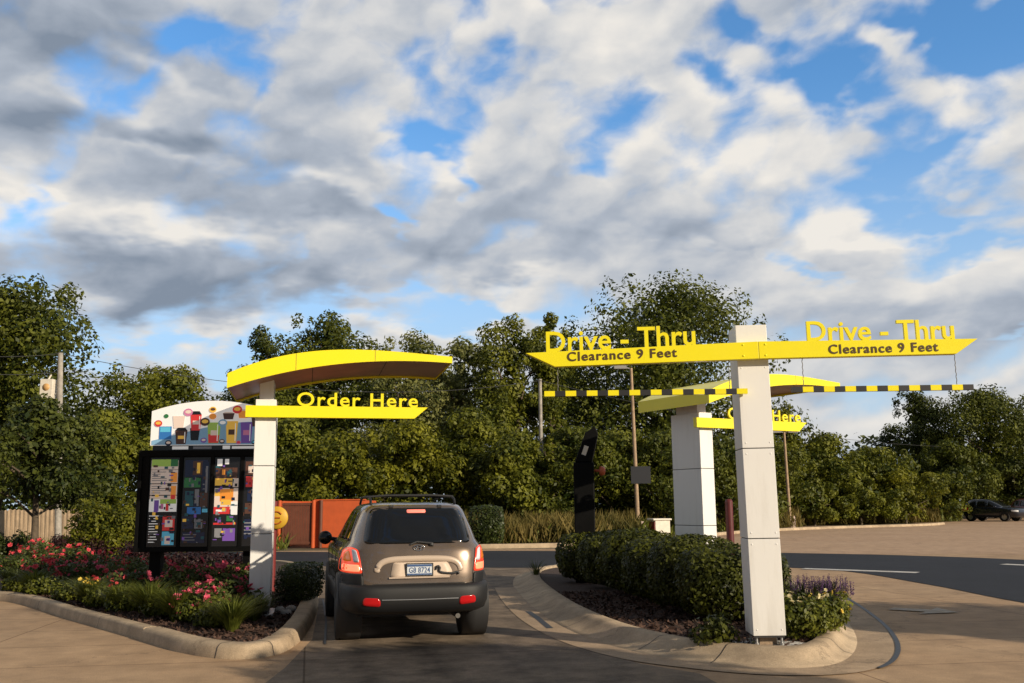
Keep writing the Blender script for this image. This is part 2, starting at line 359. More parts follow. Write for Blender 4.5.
# ------------------------------------------------------------------ ground, lot, lane
def sheet(name, pts, z, m, thick=None):
    b = MB(); n = len(pts)
    b.add([(p[0], p[1], z) for p in pts], [tuple(range(n))]); o = b.build(name, m)
    # consistent upward normal
    if o.data.polygons[0].normal.z < 0: o.data.flip_normals()
    return structure(o)
sheet('ground', [(-500, -300), (500, -300), (500, 900), (-500, 900)], -0.02, M['dirt'])
sheet('parking_lot', [(-42, -30), (60, -30), (60, 36), (30, 36), (-9, 36), (-9, 38), (-42, 38)], 0.0, M['lot'])
sheet('far_parking_lot', [(-3, 31.0), (14, 30.0), (26, 23), (70, 14), (110, 40), (110, 98), (29.5, 98), (29.5, 66.0), (20, 66.2), (6.5, 58), (3.8, 36)], 0.004, M['farlot'])
# drive lane slab between the islands, runs away at -11 degrees
def smooth_path(pts, seg=8, closed=False):
    P = [Vector(p) for p in pts]; out = []
    n = len(P)
    for i in range(n - 1 if not closed else n):
        p0 = P[(i - 1) % n] if closed or i > 0 else P[0] * 2 - P[1]; p1 = P[i]; p2 = P[(i + 1) % n]
        p3 = P[(i + 2) % n] if closed or i + 2 < n else P[-1] * 2 - P[-2]
        for k in range(seg):
            t = k / seg
            out.append(0.5 * ((2 * p1) + (p2 - p0) * t + (2 * p0 - 5 * p1 + 4 * p2 - p3) * t * t + (3 * p1 - p0 - 3 * p2 + p3) * t ** 3))
    if not closed: out.append(P[-1])
    return out
lane_pts = [gp(285, 668), gp(312, 640), gp(318, 610), gp(313, 585), gp(316, 566), gp(560, 566), gp(505, 592), gp(560, 640), gp(640, 664), gp(700, 674)]
sheet('drive_lane', [(-2.2, 3), *[(p.x, p.y) for p in lane_pts], (2.6, 3)], 0.004, M['lane'])
# asphalt cross lane curving round the right-hand island; its colour includes shade
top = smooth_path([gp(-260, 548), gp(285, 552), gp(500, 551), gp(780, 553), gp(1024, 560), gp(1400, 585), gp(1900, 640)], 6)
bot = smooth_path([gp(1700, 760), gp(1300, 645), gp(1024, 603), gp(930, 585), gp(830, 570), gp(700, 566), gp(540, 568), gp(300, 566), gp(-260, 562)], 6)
sheet('cross_lane', [(p.x, p.y) for p in top + bot], 0.008, M['shaded_asphalt'])

def strip(name, path, w, z, m, h=0.0):
    b = MB(); vs = []; n = len(path)
    for i, p in enumerate(path):
        t = (path[min(i + 1, n - 1)] - path[max(i - 1, 0)]); t.z = 0; t.normalize(); nrm = Vector((-t.y, t.x, 0))
        vs += [(p.x + nrm.x * w / 2, p.y + nrm.y * w / 2, z), (p.x - nrm.x * w / 2, p.y - nrm.y * w / 2, z)]
    b.add(vs, [(2 * i, 2 * i + 1, 2 * i + 3, 2 * i + 2) for i in range(n - 1)])
    o = b.build(name, m)
    if o.data.polygons[0].normal.z < 0: o.data.flip_normals()
    return o
def line_px(name, a, b, w, z=0.012, m=None):
    return structure(strip(name, [gp(*a), (gp(*a) + gp(*b)) / 2, gp(*b)], w, z, m or M['paint']))
line_px('lane_marking', (803, 569), (918, 573), 0.38)
line_px('lane_marking', (1003, 564.5), (1100, 569), 0.38)
# worn painted arrow at the exit
ar = MB(); c0 = gp(922, 611); ex = (gp(940, 612) - gp(905, 610)).normalized(); ey = Vector((-ex.y, ex.x, 0))
for poly in ([(-0.75, -0.16), (0.15, -0.16), (0.15, 0.16), (-0.75, 0.16)], [(0.15, -0.5), (0.85, 0.0), (0.15, 0.5)]):
    ar.add([c0 + ex * x * 0.6 + ey * y + Vector((0, 0, 0.012)) for x, y in poly], [tuple(range(len(poly)))])
structure(ar.build('lane_arrow', mat('faded_paint', (0.42, 0.36, 0.29), 0.8, col2=(0.30, 0.24, 0.17), vscale=6)))

def kerb(name, path, prof, m):
    """sweep profile (inward offset, z); inward = left of travel"""
    b = MB(); n = len(path); k = len(prof); vs = []
    for i, p in enumerate(path):
        t = (path[min(i + 1, n - 1)] - path[max(i - 1, 0)]); t.z = 0; t.normalize(); nr = Vector((-t.y, t.x, 0))
        for o, z in prof: vs.append((p.x + nr.x * o, p.y + nr.y * o, z))
    fs = [(i * k + j, (i + 1) * k + j, (i + 1) * k + j + 1, i * k + j + 1) for i in range(n - 1) for j in range(k - 1)]
    b.add(vs, fs, 0, True); b.add(vs[:k], [tuple(range(k))]); b.add(vs[-k:], [tuple(range(k - 1, -1, -1))])
    o = b.build(name, m)
    if sum(p.normal.z * p.area for p in o.data.polygons) < 0: o.data.flip_normals()
    return structure(o)
def sub(path, a, b):
    n = len(path); return path[int(a * (n - 1)):int(b * (n - 1)) + 1]
# left island kerb (outer toe), clockwise seen from the lane: from the left, round the nose, away along the lane
kl = smooth_path([Vector((-15.5, 21.5, 0)), Vector((-12, 18.6, 0)), gp(0, 601), gp(70, 620), gp(140, 640), gp(190, 654), gp(243, 659), gp(286, 650), gp(309, 626), gp(317, 600), gp(314, 581), gp(300, 569), gp(270, 565), gp(180, 563)], 8)
STD = [(0, -0.03), (0.0, 0.0), (0.025, 0.12), (0.045, 0.145), (0.07, 0.15), (0.19, 0.15), (0.205, 0.14), (0.21, 0.02)]
j = 32
kerb('kerb', kl[:j + 1], STD, M['kerb'])
kl2 = [p.copy() for p in kl[j:]]; d = (kl2[1] - kl2[0]).normalized(); kl2[0] += d * 0.05
kerb('kerb', kl2, [(-0.03, -0.03), (-0.03, 0.0), (0.0, 0.11), (0.03, 0.14), (0.06, 0.15), (0.22, 0.15), (0.235, 0.14), (0.24, 0.02)], M['kerb'])
# right island
kr = smooth_path([gp(700, 563), gp(600, 566), gp(530, 572), gp(513, 583), gp(532, 608), gp(575, 634), gp(640, 654), gp(710, 664), gp(775, 669), gp(830, 667), gp(856, 655), gp(859, 636), gp(843, 615), gp(815, 594), gp(780, 578), gp(735, 568), gp(700, 563)], 8)
ROLLED = [(-0.02, -0.03), (0.0, 0.006), (0.10, 0.02), (0.24, 0.07), (0.33, 0.12), (0.38, 0.145), (0.42, 0.15), (0.55, 0.15), (0.565, 0.14), (0.57, 0.0)]
TALL = [(-0.02, -0.03), (0.0, 0.0), (0.12, 0.03), (0.18, 0.08), (0.22, 0.125), (0.25, 0.15), (0.28, 0.162), (0.40, 0.165), (0.42, 0.15), (0.43, 0.0)]
def kerb_morph(name, path, pa, pb, blend, m):
    """closed kerb whose section changes from pa to pb with blend(i)"""
    b = MB(); n = len(path); k = len(pa); vs = []
    for i, p in enumerate(path):
        t = path[(i + 1) % n] - path[i - 1]; t.z = 0; t.normalize(); nr = Vector((-t.y, t.x, 0)); q = blend(i)
        for (o1, z1), (o2, z2) in zip(pa, pb):
            o, z = o1 + (o2 - o1) * q, z1 + (z2 - z1) * q; vs.append((p.x + nr.x * o, p.y + nr.y * o, z))
    b.add(vs, [(i * k + j, ((i + 1) % n) * k + j, ((i + 1) % n) * k + j + 1, i * k + j + 1) for i in range(n) for j in range(k - 1)], 0, True)
    o = b.build(name, m)
    if sum(p.normal.z * p.area for p in o.data.polygons) < 0: o.data.flip_normals()
    return structure(o)
kerb_morph('kerb', kr[:-1], ROLLED, TALL, lambda i: max(0, min(1, (i - 58) / 18)) if i < 108 else max(0, 1 - (i - 108) / 18), M['kerb'])
def kerb_joint(path, i, prof):
    p = path[i]; t = (path[i + 1] - path[i - 1]); t.z = 0; t.normalize(); nr = Vector((-t.y, t.x, 0)); b = MB(); vs = []
    for o, z in prof:
        for q in (-.006, .006): vs.append((p.x + nr.x * (o - .0015) + t.x * q, p.y + nr.y * (o - .0015) + t.y * q, z + .002))
    b.add(vs, [(2 * k, 2 * k + 1, 2 * k + 3, 2 * k + 2) for k in range(len(prof) - 1)]); return structure(b.build('kerb_joint', M['core']))
for i in (12, 20, 27): kerb_joint(kl, i, STD)
for i in (44, 53, 66, 76): kerb_joint(kl, i, [(-0.03, 0.0), (0.0, 0.11), (0.03, 0.14), (0.06, 0.15), (0.22, 0.15)])
for i in (28, 38, 47, 56): kerb_joint(kr, i, ROLLED[1:-1])
for i in (80, 95): kerb_joint(kr, i, TALL[1:-1])
def offset_path(path, o):
    out = []; n = len(path)
    for i, p in enumerate(path):
        t = (path[min(i + 1, n - 1)] - path[max(i - 1, 0)]).normalized(); out.append(Vector((p.x - t.y * o, p.y + t.x * o, 0)))
    return out
structure(strip('gutter_apron', offset_path(kr[26:104], -0.17), 0.42, 0.009, M['apron']))
# black joint round the island's nose and along the lane
structure(strip('joint_seal', offset_path(kr[74:104], -0.40), 0.055, 0.014, M['seal']))
structure(strip('joint_seal', [gp(528, 612), gp(538, 619), gp(550, 629)], 0.09, 0.012, M['seal']))
structure(strip('joint_seal', [gp(323, 600), gp(326, 622), gp(325, 645)], 0.03, 0.012, M['seal']))

# planting soil
def bed(name, path, inset, z):
    q = offset_path(path, inset); return sheet(name, [(p.x, p.y) for p in q], z, M['mulch'])
left_inner = offset_path(kl, 0.205)
left_soil_poly = [(p.x, p.y) for p in left_inner] + [(-9.5, 28), (-26, 30)]
sheet('planting_bed', left_soil_poly, 0.10, M['mulch'])
right_inner = offset_path(kr[:-1], 0.50)
sheet('planting_bed', [(p.x, p.y) for p in offset_path(kr[:-1], 0.43)], 0.10, M['mulch'])
def inside(poly, x, y):
    c = False; n = len(poly)
    for i in range(n):
        x1, y1 = poly[i]; x2, y2 = poly[i - 1]
        if (y1 > y) != (y2 > y) and x < (x2 - x1) * (y - y1) / (y2 - y1) + x1: c = not c
    return c
def chips(poly, n, box, seed):
    rng = np.random.default_rng(seed); pts = []
    while len(pts) < n:
        x = rng.uniform(box[0], box[1]); y = rng.uniform(box[2], box[3])
        if inside(poly, x, y): pts.append((x, y, 0.108 + rng.random() * 0.025))
    P = np.array(pts); N = unit(rng.normal(size=P.shape) * 0.5 + [0, 0, 1]); t = unit(np.cross(N, rng.normal(size=P.shape))); b = np.cross(N, t)
    s = (0.02 + 0.045 * rng.random(len(P)))[:, None]
    o = link('mulch', quads_mesh('mulch', P, t * s, b * s * 0.35, M['chip'])); tag(o, 'brown bark mulch strewn over the planting bed', 'mulch', kind='stuff')
chips(left_soil_poly, 9000, (-10, -2.4, 10, 18), 3)
chips([(p.x, p.y) for p in right_inner], 6000, (-0.5, 5, 9, 17), 4)

# ------------------------------------------------------------------ far kerbs, verge
kerb('kerb', smooth_path([gp(1700, 497), gp(956, 523.5), gp(950, 524.5), gp(930, 527), gp(850, 528.2), gp(760, 531), gp(690, 537), gp(620, 543), gp(560, 545.5), gp(420, 547), gp(366, 547.5)], 4)[::-1] if False else
     smooth_path([gp(366, 549), gp(420, 549), gp(560, 547), gp(620, 544), gp(690, 538.5), gp(760, 532), gp(850, 528.2), gp(925, 526), gp(945, 524.5)], 4), STD, M['kerb'])

# ------------------------------------------------------------------ order canopies
def arch_poly(f, xs): return [(x, f(x)) for x in xs]
def interp(tab):
    xs, ys = zip(*tab)
    def g(x):
        # smooth monotone-ish interpolation through quadratic fit
        return float(np.polyval(np.polyfit(xs, ys, 3), x))
    return g
zt = interp([(-0.5, 3.44), (-0.03, 3.63), (0.57, 3.765), (1.42, 3.815), (2.63, 3.745)])
zb = interp([(-0.5, 3.235), (-0.03, 3.39), (0.57, 3.53), (1.42, 3.645), (2.63, 3.65)])
def make_canopy(loc, rot):
    root = empty('order_canopy', loc, rot)
    # column: dark core with three white cladding panels
    w, d = 0.29, 0.75
    b = MB(); b.span((-w / 2 + 0.012, -d / 2 + 0.012, 0.16), (w / 2 - 0.012, d / 2 - 0.012, 3.14)); b.build('column_core', M['core'], root)
    b = MB()
    for z0, z1 in ((0.24, 1.235), (1.245, 2.195), (2.205, 3.16)): b.span((-w / 2, -d / 2, z0), (w / 2, d / 2, z1))
    b.build('column', M['white'], root, 0.006)
    b = MB(); b.span((-0.10, -0.28, 3.14), (0.10, 0.28, 3.52)); b.build('neck', M['white'], root, 0.005)
    b = MB(); b.span((-0.20, -0.44, 0.105), (0.20, 0.44, 0.135))
    for sx in (-1, 1):
        for sy in (-1, 1): b.tube([(sx * 0.12, sy * 0.3, 0.13), (sx * 0.12, sy * 0.3, 0.25)], 0.012, 8)
    b.build('base_plate', M['steel'], root)
    # arched roof
    xs = np.linspace(-0.5, 2.63, 28); y0, y1 = -1.05, 0.85
    b = MB(); n = len(xs); vs = []
    for x in xs:
        t, q = zt(x), zb(x); vs += [(x, y0, q), (x, y0, t), (x, y1, t), (x, y1, q), (x, y0 + 0.03, q), (x, y1 - 0.03, q), (x, y0 + 0.03, q + 0.05), (x, y1 - 0.03, q + 0.05)]
    fs = []
    for i in range(n - 1):
        a, c = i * 8, (i + 1) * 8
        for p, q in ((0, 1), (1, 2), (2, 3), (4, 0), (3, 5), (6, 4), (5, 7)): fs.append((a + p, c + p, c + q, a + q))
    fs.append((0, 1, 2, 3)); e = (n - 1) * 8; fs.append((e + 3, e + 2, e + 1, e))
    b.add(vs, fs)
    for x in (.42, 1.52):
        b.add([(x - .004, y0 - .0015, zb(x - .004) + .002), (x + .004, y0 - .0015, zb(x + .004) + .002), (x + .004, y0 - .0015, zt(x + .004) - .002), (x - .004, y0 - .0015, zt(x - .004) - .002)], [(0, 1, 2, 3)], 1)
    b.build('roof', [M['yellow'], M['seam']], root)
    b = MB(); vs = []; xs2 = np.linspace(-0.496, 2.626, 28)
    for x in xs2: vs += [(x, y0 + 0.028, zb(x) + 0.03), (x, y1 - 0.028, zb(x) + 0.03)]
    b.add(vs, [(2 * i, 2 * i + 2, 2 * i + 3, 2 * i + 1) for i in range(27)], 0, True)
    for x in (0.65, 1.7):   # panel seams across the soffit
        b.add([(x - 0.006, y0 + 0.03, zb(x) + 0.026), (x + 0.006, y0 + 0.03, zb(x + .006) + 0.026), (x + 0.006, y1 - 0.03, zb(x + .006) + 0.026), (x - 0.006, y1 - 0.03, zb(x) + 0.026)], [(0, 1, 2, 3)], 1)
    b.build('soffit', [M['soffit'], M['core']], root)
    # sign beam with slanted end, letters standing on it
    b = MB(); b.prism_y([(-0.28, 2.89), (2.15, 2.89), (2.35, 3.06), (-0.28, 3.06)], -0.47, -0.378); b.build('sign_beam', M['yellow'], root, 0.004)
    text_obj('lettering', 'Order Here', 1.76, 0.20, 0.035, M['yellow'], root, (0.44, -0.434, 3.061), spacing=1.12, bold=0.014)
    return root
can1 = make_canopy((-3.66, 14.12, 0), R(12))
tag(can1, 'yellow arched Order Here canopy on a white column beside the stopped SUV', 'canopy', 'order canopies')
can2 = copy_tree(can1); can2.location = (3.14, 16.72, 0); can2.rotation_euler = (0, 0, R(30))
tag(can2, 'yellow arched Order Here canopy mostly hidden behind the tall clearance column', 'canopy', 'order canopies')

# ------------------------------------------------------------------ clearance gate
gx, gy, grot = 2.69, 10.56, R(-2.5)
gate = empty('clearance_gate', (gx, gy, 0), grot)
gate.rotation_euler = (0, R(-0.55), grot); tag(gate, 'tall white column carrying a yellow Drive-Thru beam marked Clearance 9 Feet', 'clearance sign')
w, d = 0.34, 0.42
b = MB(); b.span((-w / 2 + 0.012, -d / 2 + 0.012, 0.22), (w / 2 - 0.012, d / 2 - 0.012, 3.54)); b.build('column_core', M['core'], gate)
b = MB()
for z0, z1 in ((0.24, 1.235), (1.245, 2.195), (2.205, 3.56)): b.span((-w / 2, -d / 2, z0), (w / 2, d / 2, z1))
for z in (0.30, 1.18, 1.30, 2.14, 2.26, 3.08):
    for x in (-.13, .13): b.lathe([(.011, -d / 2 + .001), (.010, -d / 2 - .003), (0, -d / 2 - .0035)], 8, 0, 'y', (x, 0, z))
b.build('column', M['white'], gate, 0.006)
b = MB(); b.span((-0.15, -0.19, 0.125), (0.15, 0.19, 0.14)); b.span((-0.09, -0.12, 0.14), (0.09, 0.12, 0.23), 1)
b.build('base_plate', [M['steel'], M['woodpole']], gate)
for sx in (-1, 1):
    for sy in (-1, 1):
        bb = MB(); bb.tube([(sx * 0.13, sy * 0.165, 0.13), (sx * 0.13, sy * 0.165, 0.245)], 0.014, 10); bb.tube([(sx * 0.13, sy * 0.165, 0.14), (sx * 0.13, sy * 0.165, 0.165)], 0.026, 6)
        bb.build('anchor_bolt', M['steel'], gate)
b = MB()
ring = [(math.cos(q) * 0.46 * (1 + 0.06 * math.sin(3 * q)), math.sin(q) * 0.34) for q in np.linspace(0, 2 * math.pi, 28, endpoint=False)]
vs = [(x, y, 0.06) for x, y in ring] + [(x * 0.97, y * 0.97, 0.122) for x, y in ring]
b.add(vs, [(i, (i + 1) % 28, (i + 1) % 28 + 28, i + 28) for i in range(28)] + [tuple(range(28, 56))]); b.build('footing', M['pad'], gate)
# beam in two arms, in front of the column
YB0, YB1 = -d / 2 - 0.11, -d / 2 - 0.003
b = MB(); b.prism_y([(-2.18, 3.13), (0.045, 3.165), (0.045, 3.355), (-2.50, 3.29)], YB0, YB1); b.prism_y([(0.049, 3.165), (2.16, 3.165), (2.40, 3.325), (0.049, 3.355)], YB0, YB1)
for x, z in ((-.12, 3.20), (.12, 3.20), (-.12, 3.32), (.12, 3.32)): b.lathe([(.013, YB0 + .001), (.012, YB0 - .005), (0, YB0 - .006)], 8, 0, 'y', (x, 0, z))
b.build('beam', M['yellow'], gate, 0.004)
text_obj('lettering', 'Drive - Thru', 1.64, 0.225, 0.035, M['yellow'], gate, (-2.27, YB0 + 0.036, 3.299), slope=0.0257, bold=0.015, spacing=1.0)
text_obj('lettering', 'Drive - Thru', 1.58, 0.215, 0.035, M['yellow'], gate, (0.58, YB0 + 0.036, 3.3495), slope=-0.0125, bold=0.015, spacing=1.0)
text_obj('lettering', 'Clearance 9 Feet', 1.20, 0.10, 0.006, M['brown_text'], gate, (-2.04, YB0 - 0.001, 3.19), slope=0.016, part='clearance_letter', bold=0.016, spacing=1.15)
text_obj('lettering', 'Clearance 9 Feet', 1.17, 0.10, 0.006, M['brown_text'], gate, (0.80, YB0 - 0.001, 3.20), part='clearance_letter', bold=0.016, spacing=1.15)
def clearance_bar(px0, px1, y_mid, n, h, first, label):
    """striped bar on two chains; local x along the bar"""
    c = Vector(((px0 + px1) / 2, 0, h)); L = px1 - px0
    root = empty('clearance_bar', gate_local(c), grot); tag(root, label, 'clearance bar', 'striped clearance bars')
    b = MB(); s = L / n
    for i in range(n):
        yel = (i + first) % 2
        b.span((-L / 2 + i * s, -0.028, -0.029), (-L / 2 + (i + 1) * s, 0.028, 0.029), 1 if yel else 0)
    b.build('bar', [M['bar_black'], M['yellow']], root)
    for x in (-L / 2 + 0.17 * L * 0.4, L / 2 - 0.14 * L * 0.6):
        ch = MB()
        top = 3.18 - h
        for k in range(int(top / 0.032)):
            z = 0.045 + k * 0.032
            ch.tube([(x, 0, z - 0.012), (x + 0.003 * (k % 2 * 2 - 1), 0, z + 0.006), (x, 0, z + 0.026)], 0.0045, 5)
        ch.build('chain', M['chain'], root)
def gate_local(v):
    q = Matrix.Rotation(grot, 3, 'Z') @ Vector((v.x, YB0 + 0.055, v.z)); return Vector((gx + q.x, gy + q.y, q.z))
clearance_bar(-2.33, -0.12, 0, 19, 2.815, 1, 'black and yellow striped bar hanging under the left Drive-Thru arm')
clearance_bar(0.36, 2.29, 0, 17, 2.825, 0, 'black and yellow striped bar hanging under the right Drive-Thru arm')

# ------------------------------------------------------------------ menu boards
def palette(name, cols): return [mat(name, c, 0.35, emit=c, estr=e) for c, e in cols]
PAL_C = {'cream': ((0.68, 0.55, 0.47), 0.14), 'white': ((0.72, 0.70, 0.68), 0.2), 'lime': ((0.30, 0.45, 0.08), 0.15), 'green': ((0.03, 0.16, 0.05), 0.1), 'teal': ((0.02, 0.10, 0.13), 0.06),
         'orange': ((0.62, 0.22, 0.03), 0.25), 'amber': ((0.62, 0.36, 0.05), 0.25), 'red': ((0.50, 0.03, 0.03), 0.2), 'pink': ((0.55, 0.18, 0.33), 0.12), 'purple': ((0.17, 0.08, 0.36), 0.12),
         'blue': ((0.03, 0.15, 0.42), 0.12), 'cyan': ((0.10, 0.42, 0.60), 0.15), 'navy': ((0.012, 0.02, 0.06), 0.05), 'black': ((0.012, 0.012, 0.014), 0.0), 'brown': ((0.10, 0.045, 0.03), 0.05), 'grey': ((0.25, 0.25, 0.27), 0.05), 'skyblue': ((0.22, 0.40, 0.58), 0.1)}
PN = list(PAL_C); PMATS = [mat('menu_' + k, c, 0.2, emit=c, estr=e * 1.8) for k, (c, e) in PAL_C.items()]
def menu_panel(root, x0, x1, z0, z1, patches, y=-0.205):
    b = MB(); W, H = x1 - x0, z1 - z0
    b.span((x0, y, z0), (x1, y + 0.02, z1), PN.index('black'))
    r = random.Random(int(x0 * 100)); dark = sum(1 for p in patches if p[4] in ('navy', 'black', 'brown')) > 2
    extra = []
    for k in range(70):
        u, v = r.uniform(.04, .86), r.uniform(.04, .9); c = r.choice(('navy', 'grey', 'brown', 'teal', 'black', 'purple', 'amber', 'grey') if dark else ('cream', 'brown', 'white', 'orange', 'grey', 'cream'))
        if dark or v > .55: extra.append((u, v, min(.96, u + r.uniform(.03, .16)), v + r.uniform(.008, .04), c))
    patches = list(patches) + extra[:60 if dark else 26]
    for i, (u0, v0, u1, v1, c) in enumerate(patches):
        b.span((x0 + u0 * W, y - 0.002 - 0.0002 * i, z0 + v0 * H), (x0 + u1 * W, y - 0.0005 - 0.0002 * i, z0 + v1 * H), PN.index(c))
    b.build('menu_panel', PMATS, root)
def lines(u0, u1, v0, v1, n, c, seed):
    r = random.Random(seed); return [(u0, v0 + (v1 - v0) * (i + .3) / n, u0 + (u1 - u0) * r.uniform(.5, 1), v0 + (v1 - v0) * (i + .62) / n, c) for i in range(n)]
def cup(b, x, z, w, h, y, ci, lid=None):
    b.prism_y([(x - w * .38, z), (x + w * .38, z), (x + w * .5, z + h), (x - w * .5, z + h)], y - 0.006, y, PN.index(ci))
    if lid: b.prism_y([(x - w * .5, z + h), (x + w * .5, z + h), (x + w * .3, z + h * 1.22), (x - w * .3, z + h * 1.22)], y - 0.007, y, PN.index(lid))
def make_menu_board(loc, rot):
    root = empty('menu_board', loc, rot)
    b = MB(); b.span((-1.05, -0.2, 0.92), (1.05, 0.2, 2.54)); b.build('cabinet', M['black'], root, 0.012)
    b = MB()
    for x in (-1.05, -0.93 + .0, -0.385, 0.12, 0.60, 0.99):
        b.span((x, -0.225, 0.96), (x + 0.06, -0.2, 2.46))
    b.span((-1.05, -0.228, 2.44), (1.05, -0.2, 2.54)); b.span((-1.05, -0.228, 0.92), (1.05, -0.2, 0.99)); b.build('frame', M['black'], root, 0.004)
    for x in (-0.75, 0.75):
        p = MB(); p.span((x - 0.09, -0.09, 0.08), (x + 0.09, 0.09, 0.92)); p.build('leg', M['black'], root, 0.006)
    z0, z1 = 1.0, 2.42
    menu_panel(root, -0.86, -0.39, z0, z1, [(.04, .40, .96, .97, 'cream'), (.05, .90, .7, .98, 'lime'), (.7, .9, .95, .98, 'green'), (.04, .86, .96, .865, 'brown'), (.04, .70, .96, .71, 'brown'), (.04, .57, .96, .58, 'brown'), (.72, .72, .94, .83, 'orange'), (.74, .54, .92, .68, 'orange'), (.76, .52, .9, .58, 'red'),
        (.03, .39, .97, .53, 'white'), (.2, .40, .36, .52, 'purple'), (.42, .42, .52, .5, 'pink'), (.6, .40, .7, .48, 'red'), (.4, .48, .95, .53, 'lime'),
        (.52, .18, .93, .34, 'red'), (.6, .22, .86, .3, 'cream'), (.52, .02, .93, .17, 'cyan'), (.62, .03, .8, .12, 'cream')] + lines(.08, .62, .59, .69, 4, 'grey', 1) + lines(.08, .6, .73, .85, 5, 'grey', 2) + lines(.06, .44, .04, .36, 11, 'white', 3))
    menu_panel(root, -0.32, 0.11, z0, z1, [(.05, .78, .9, .97, 'navy'), (.35, .80, .72, .96, 'brown'), (.5, .82, .62, .94, 'amber'), (.04, .66, .66, .77, 'green'), (.7, .62, .95, .95, 'navy'), (.84, .6, .92, .9, 'grey'), (.1, .45, .42, .62, 'teal'), (.46, .45, .62, .64, 'grey'), (.66, .44, .95, .6, 'brown'), (.2, .36, .72, .44, 'blue'), (.76, .38, .96, .42, 'cyan'), (.04, .2, .46, .34, 'navy'), (.5, .2, .8, .3, 'grey'), (.55, .22, .74, .27, 'teal'), (.06, .04, .9, .16, 'navy')] + lines(.1, .8, .06, .15, 3, 'grey', 4))
    menu_panel(root, 0.18, 0.59, z0, z1, [(.04, .9, .9, .985, 'black'), (.1, .9, .3, .98, 'white'), (.4, .92, .56, .98, 'white'), (.06, .76, .9, .88, 'brown'), (.5, .78, .7, .84, 'teal'), (.3, .8, .42, .86, 'orange'), (.04, .68, .72, .76, 'amber'), (.74, .66, .96, .76, 'cream'), (.04, .41, .96, .65, 'cream'), (.25, .50, .78, .64, 'orange'), (.05, .56, .25, .62, 'amber'), (.3, .46, .7, .52, 'amber'), (.03, .36, .66, .44, 'red'), (.12, .385, .5, .41, 'white'), (.7, .35, .96, .5, 'white'), (.04, .28, .9, .34, 'black'), (.04, .24, .92, .262, 'red'), (.1, .1, .38, .2, 'grey'), (.42, .06, .9, .2, 'purple'), (.55, .28, .8, .34, 'green')])
    menu_panel(root, 0.66, 0.985, z0, z1, [(.06, .8, .9, .95, 'brown'), (.1, .66, .7, .78, 'red'), (.2, .5, .9, .64, 'navy'), (.1, .36, .8, .48, 'brown'), (.1, .1, .9, .3, 'navy'), (.2, .82, .5, .9, 'cream')] + lines(.1, .8, .12, .28, 4, 'grey', 5))
    # arched header with pictured drinks
    n = 20; xs = np.linspace(-0.90, 1.05, n); arch = [(x, 2.62 + 0.56 + 0.17 * (1 - ((x - 0.08) / 0.99) ** 2)) for x in xs]
    b = MB(); b.prism_y([(-0.90, 2.62)] + [(1.05, 2.62)] + arch[::-1], -0.16, 0.12, PN.index('white'))
    b.prism_y([(-0.88, 2.63), (1.04, 2.63), (1.04, 3.0)] + [(x, 2.78 + 0.22 * math.sin((x + .55) * 1.15)) for x in np.linspace(0.95, -0.88, 16)], -0.165, -0.16, PN.index('skyblue'))
    Y = -0.166
    b.span((-0.76, Y - .004, 2.72), (-0.56, Y, 2.93), PN.index('blue')); b.span((-0.745, Y - .006, 2.84), (-0.58, Y, 2.92), PN.index('cyan'))
    b.prism_y([(-0.66 + .04 * math.cos(q), 3.10 + .035 * math.sin(q)) for q in np.linspace(0, 6.28, 10, endpoint=False)], Y - .004, Y, PN.index('green'))
    cup(b, -0.40, 2.64, .20, .22, Y, 'brown', 'black'); cup(b, -0.45, 2.9, .2, .2, Y, 'cream', None); cup(b, -0.18, 2.70, .16, .20, Y - .001, 'black', None); cup(b, -0.17, 2.86, .18, .26, Y - .002, 'red', 'black')
    cup(b, 0.13, 2.65, .22, .34, Y, 'lime', None); b.prism_y([(.05, 2.655), (.21, 2.655), (.22, 2.78), (.04, 2.8)], Y - .009, Y, PN.index('red'))
    b.prism_y([(0.10 + .06 * math.cos(q), 3.09 + .05 * math.sin(q)) for q in np.linspace(0, 6.28, 10, endpoint=False)], Y - .004, Y, PN.index('orange'))
    cup(b, 0.42, 2.65, .20, .36, Y, 'amber', None); cup(b, 0.36, 3.04, .19, .10, Y - .001, 'brown', 'cream'); cup(b, 0.66, 2.65, .2, .34, Y, 'purple', None); cup(b, 0.60, 3.06, .18, .12, Y - .001, 'orange', 'cream')
    cup(b, 0.90, 2.65, .19, .22, Y, 'orange', None); cup(b, 0.82, 2.92, .17, .16, Y - .001, 'brown', 'black')
    r = random.Random(8)
    for x, z, w_, c1, c2 in ((-.78, 2.98, .13, 'red', 'amber'), (-.60, 2.66, .11, 'navy', 'cream'), (-.30, 3.16, .15, 'pink', 'cream'), (-.02, 3.00, .16, 'brown', 'amber'), (-.03, 2.70, .10, 'purple', 'cream'), (.27, 2.98, .15, 'skyblue', 'white'), (.27, 2.68, .09, 'brown', 'cream'), (.54, 2.66, .08, 'pink', 'red'), (.50, 3.20, .16, 'red', 'amber'), (.76, 3.16, .14, 'lime', 'cream'), (.79, 2.66, .08, 'navy', 'cyan'), (.97, 3.0, .12, 'purple', 'pink'), (.10, 3.20, .12, 'amber', 'brown')):
        b.prism_y([(x + w_ * .5 * math.cos(q), z + w_ * .42 * math.sin(q)) for q in np.linspace(0, 6.28, 12, endpoint=False)], Y - .010, Y - .0095, PN.index(c1))
        b.prism_y([(x + w_ * .34 * math.cos(q), z + w_ * .05 + w_ * .2 * math.sin(q)) for q in np.linspace(0, 6.28, 10, endpoint=False)], Y - .0112, Y - .0105, PN.index(c2))
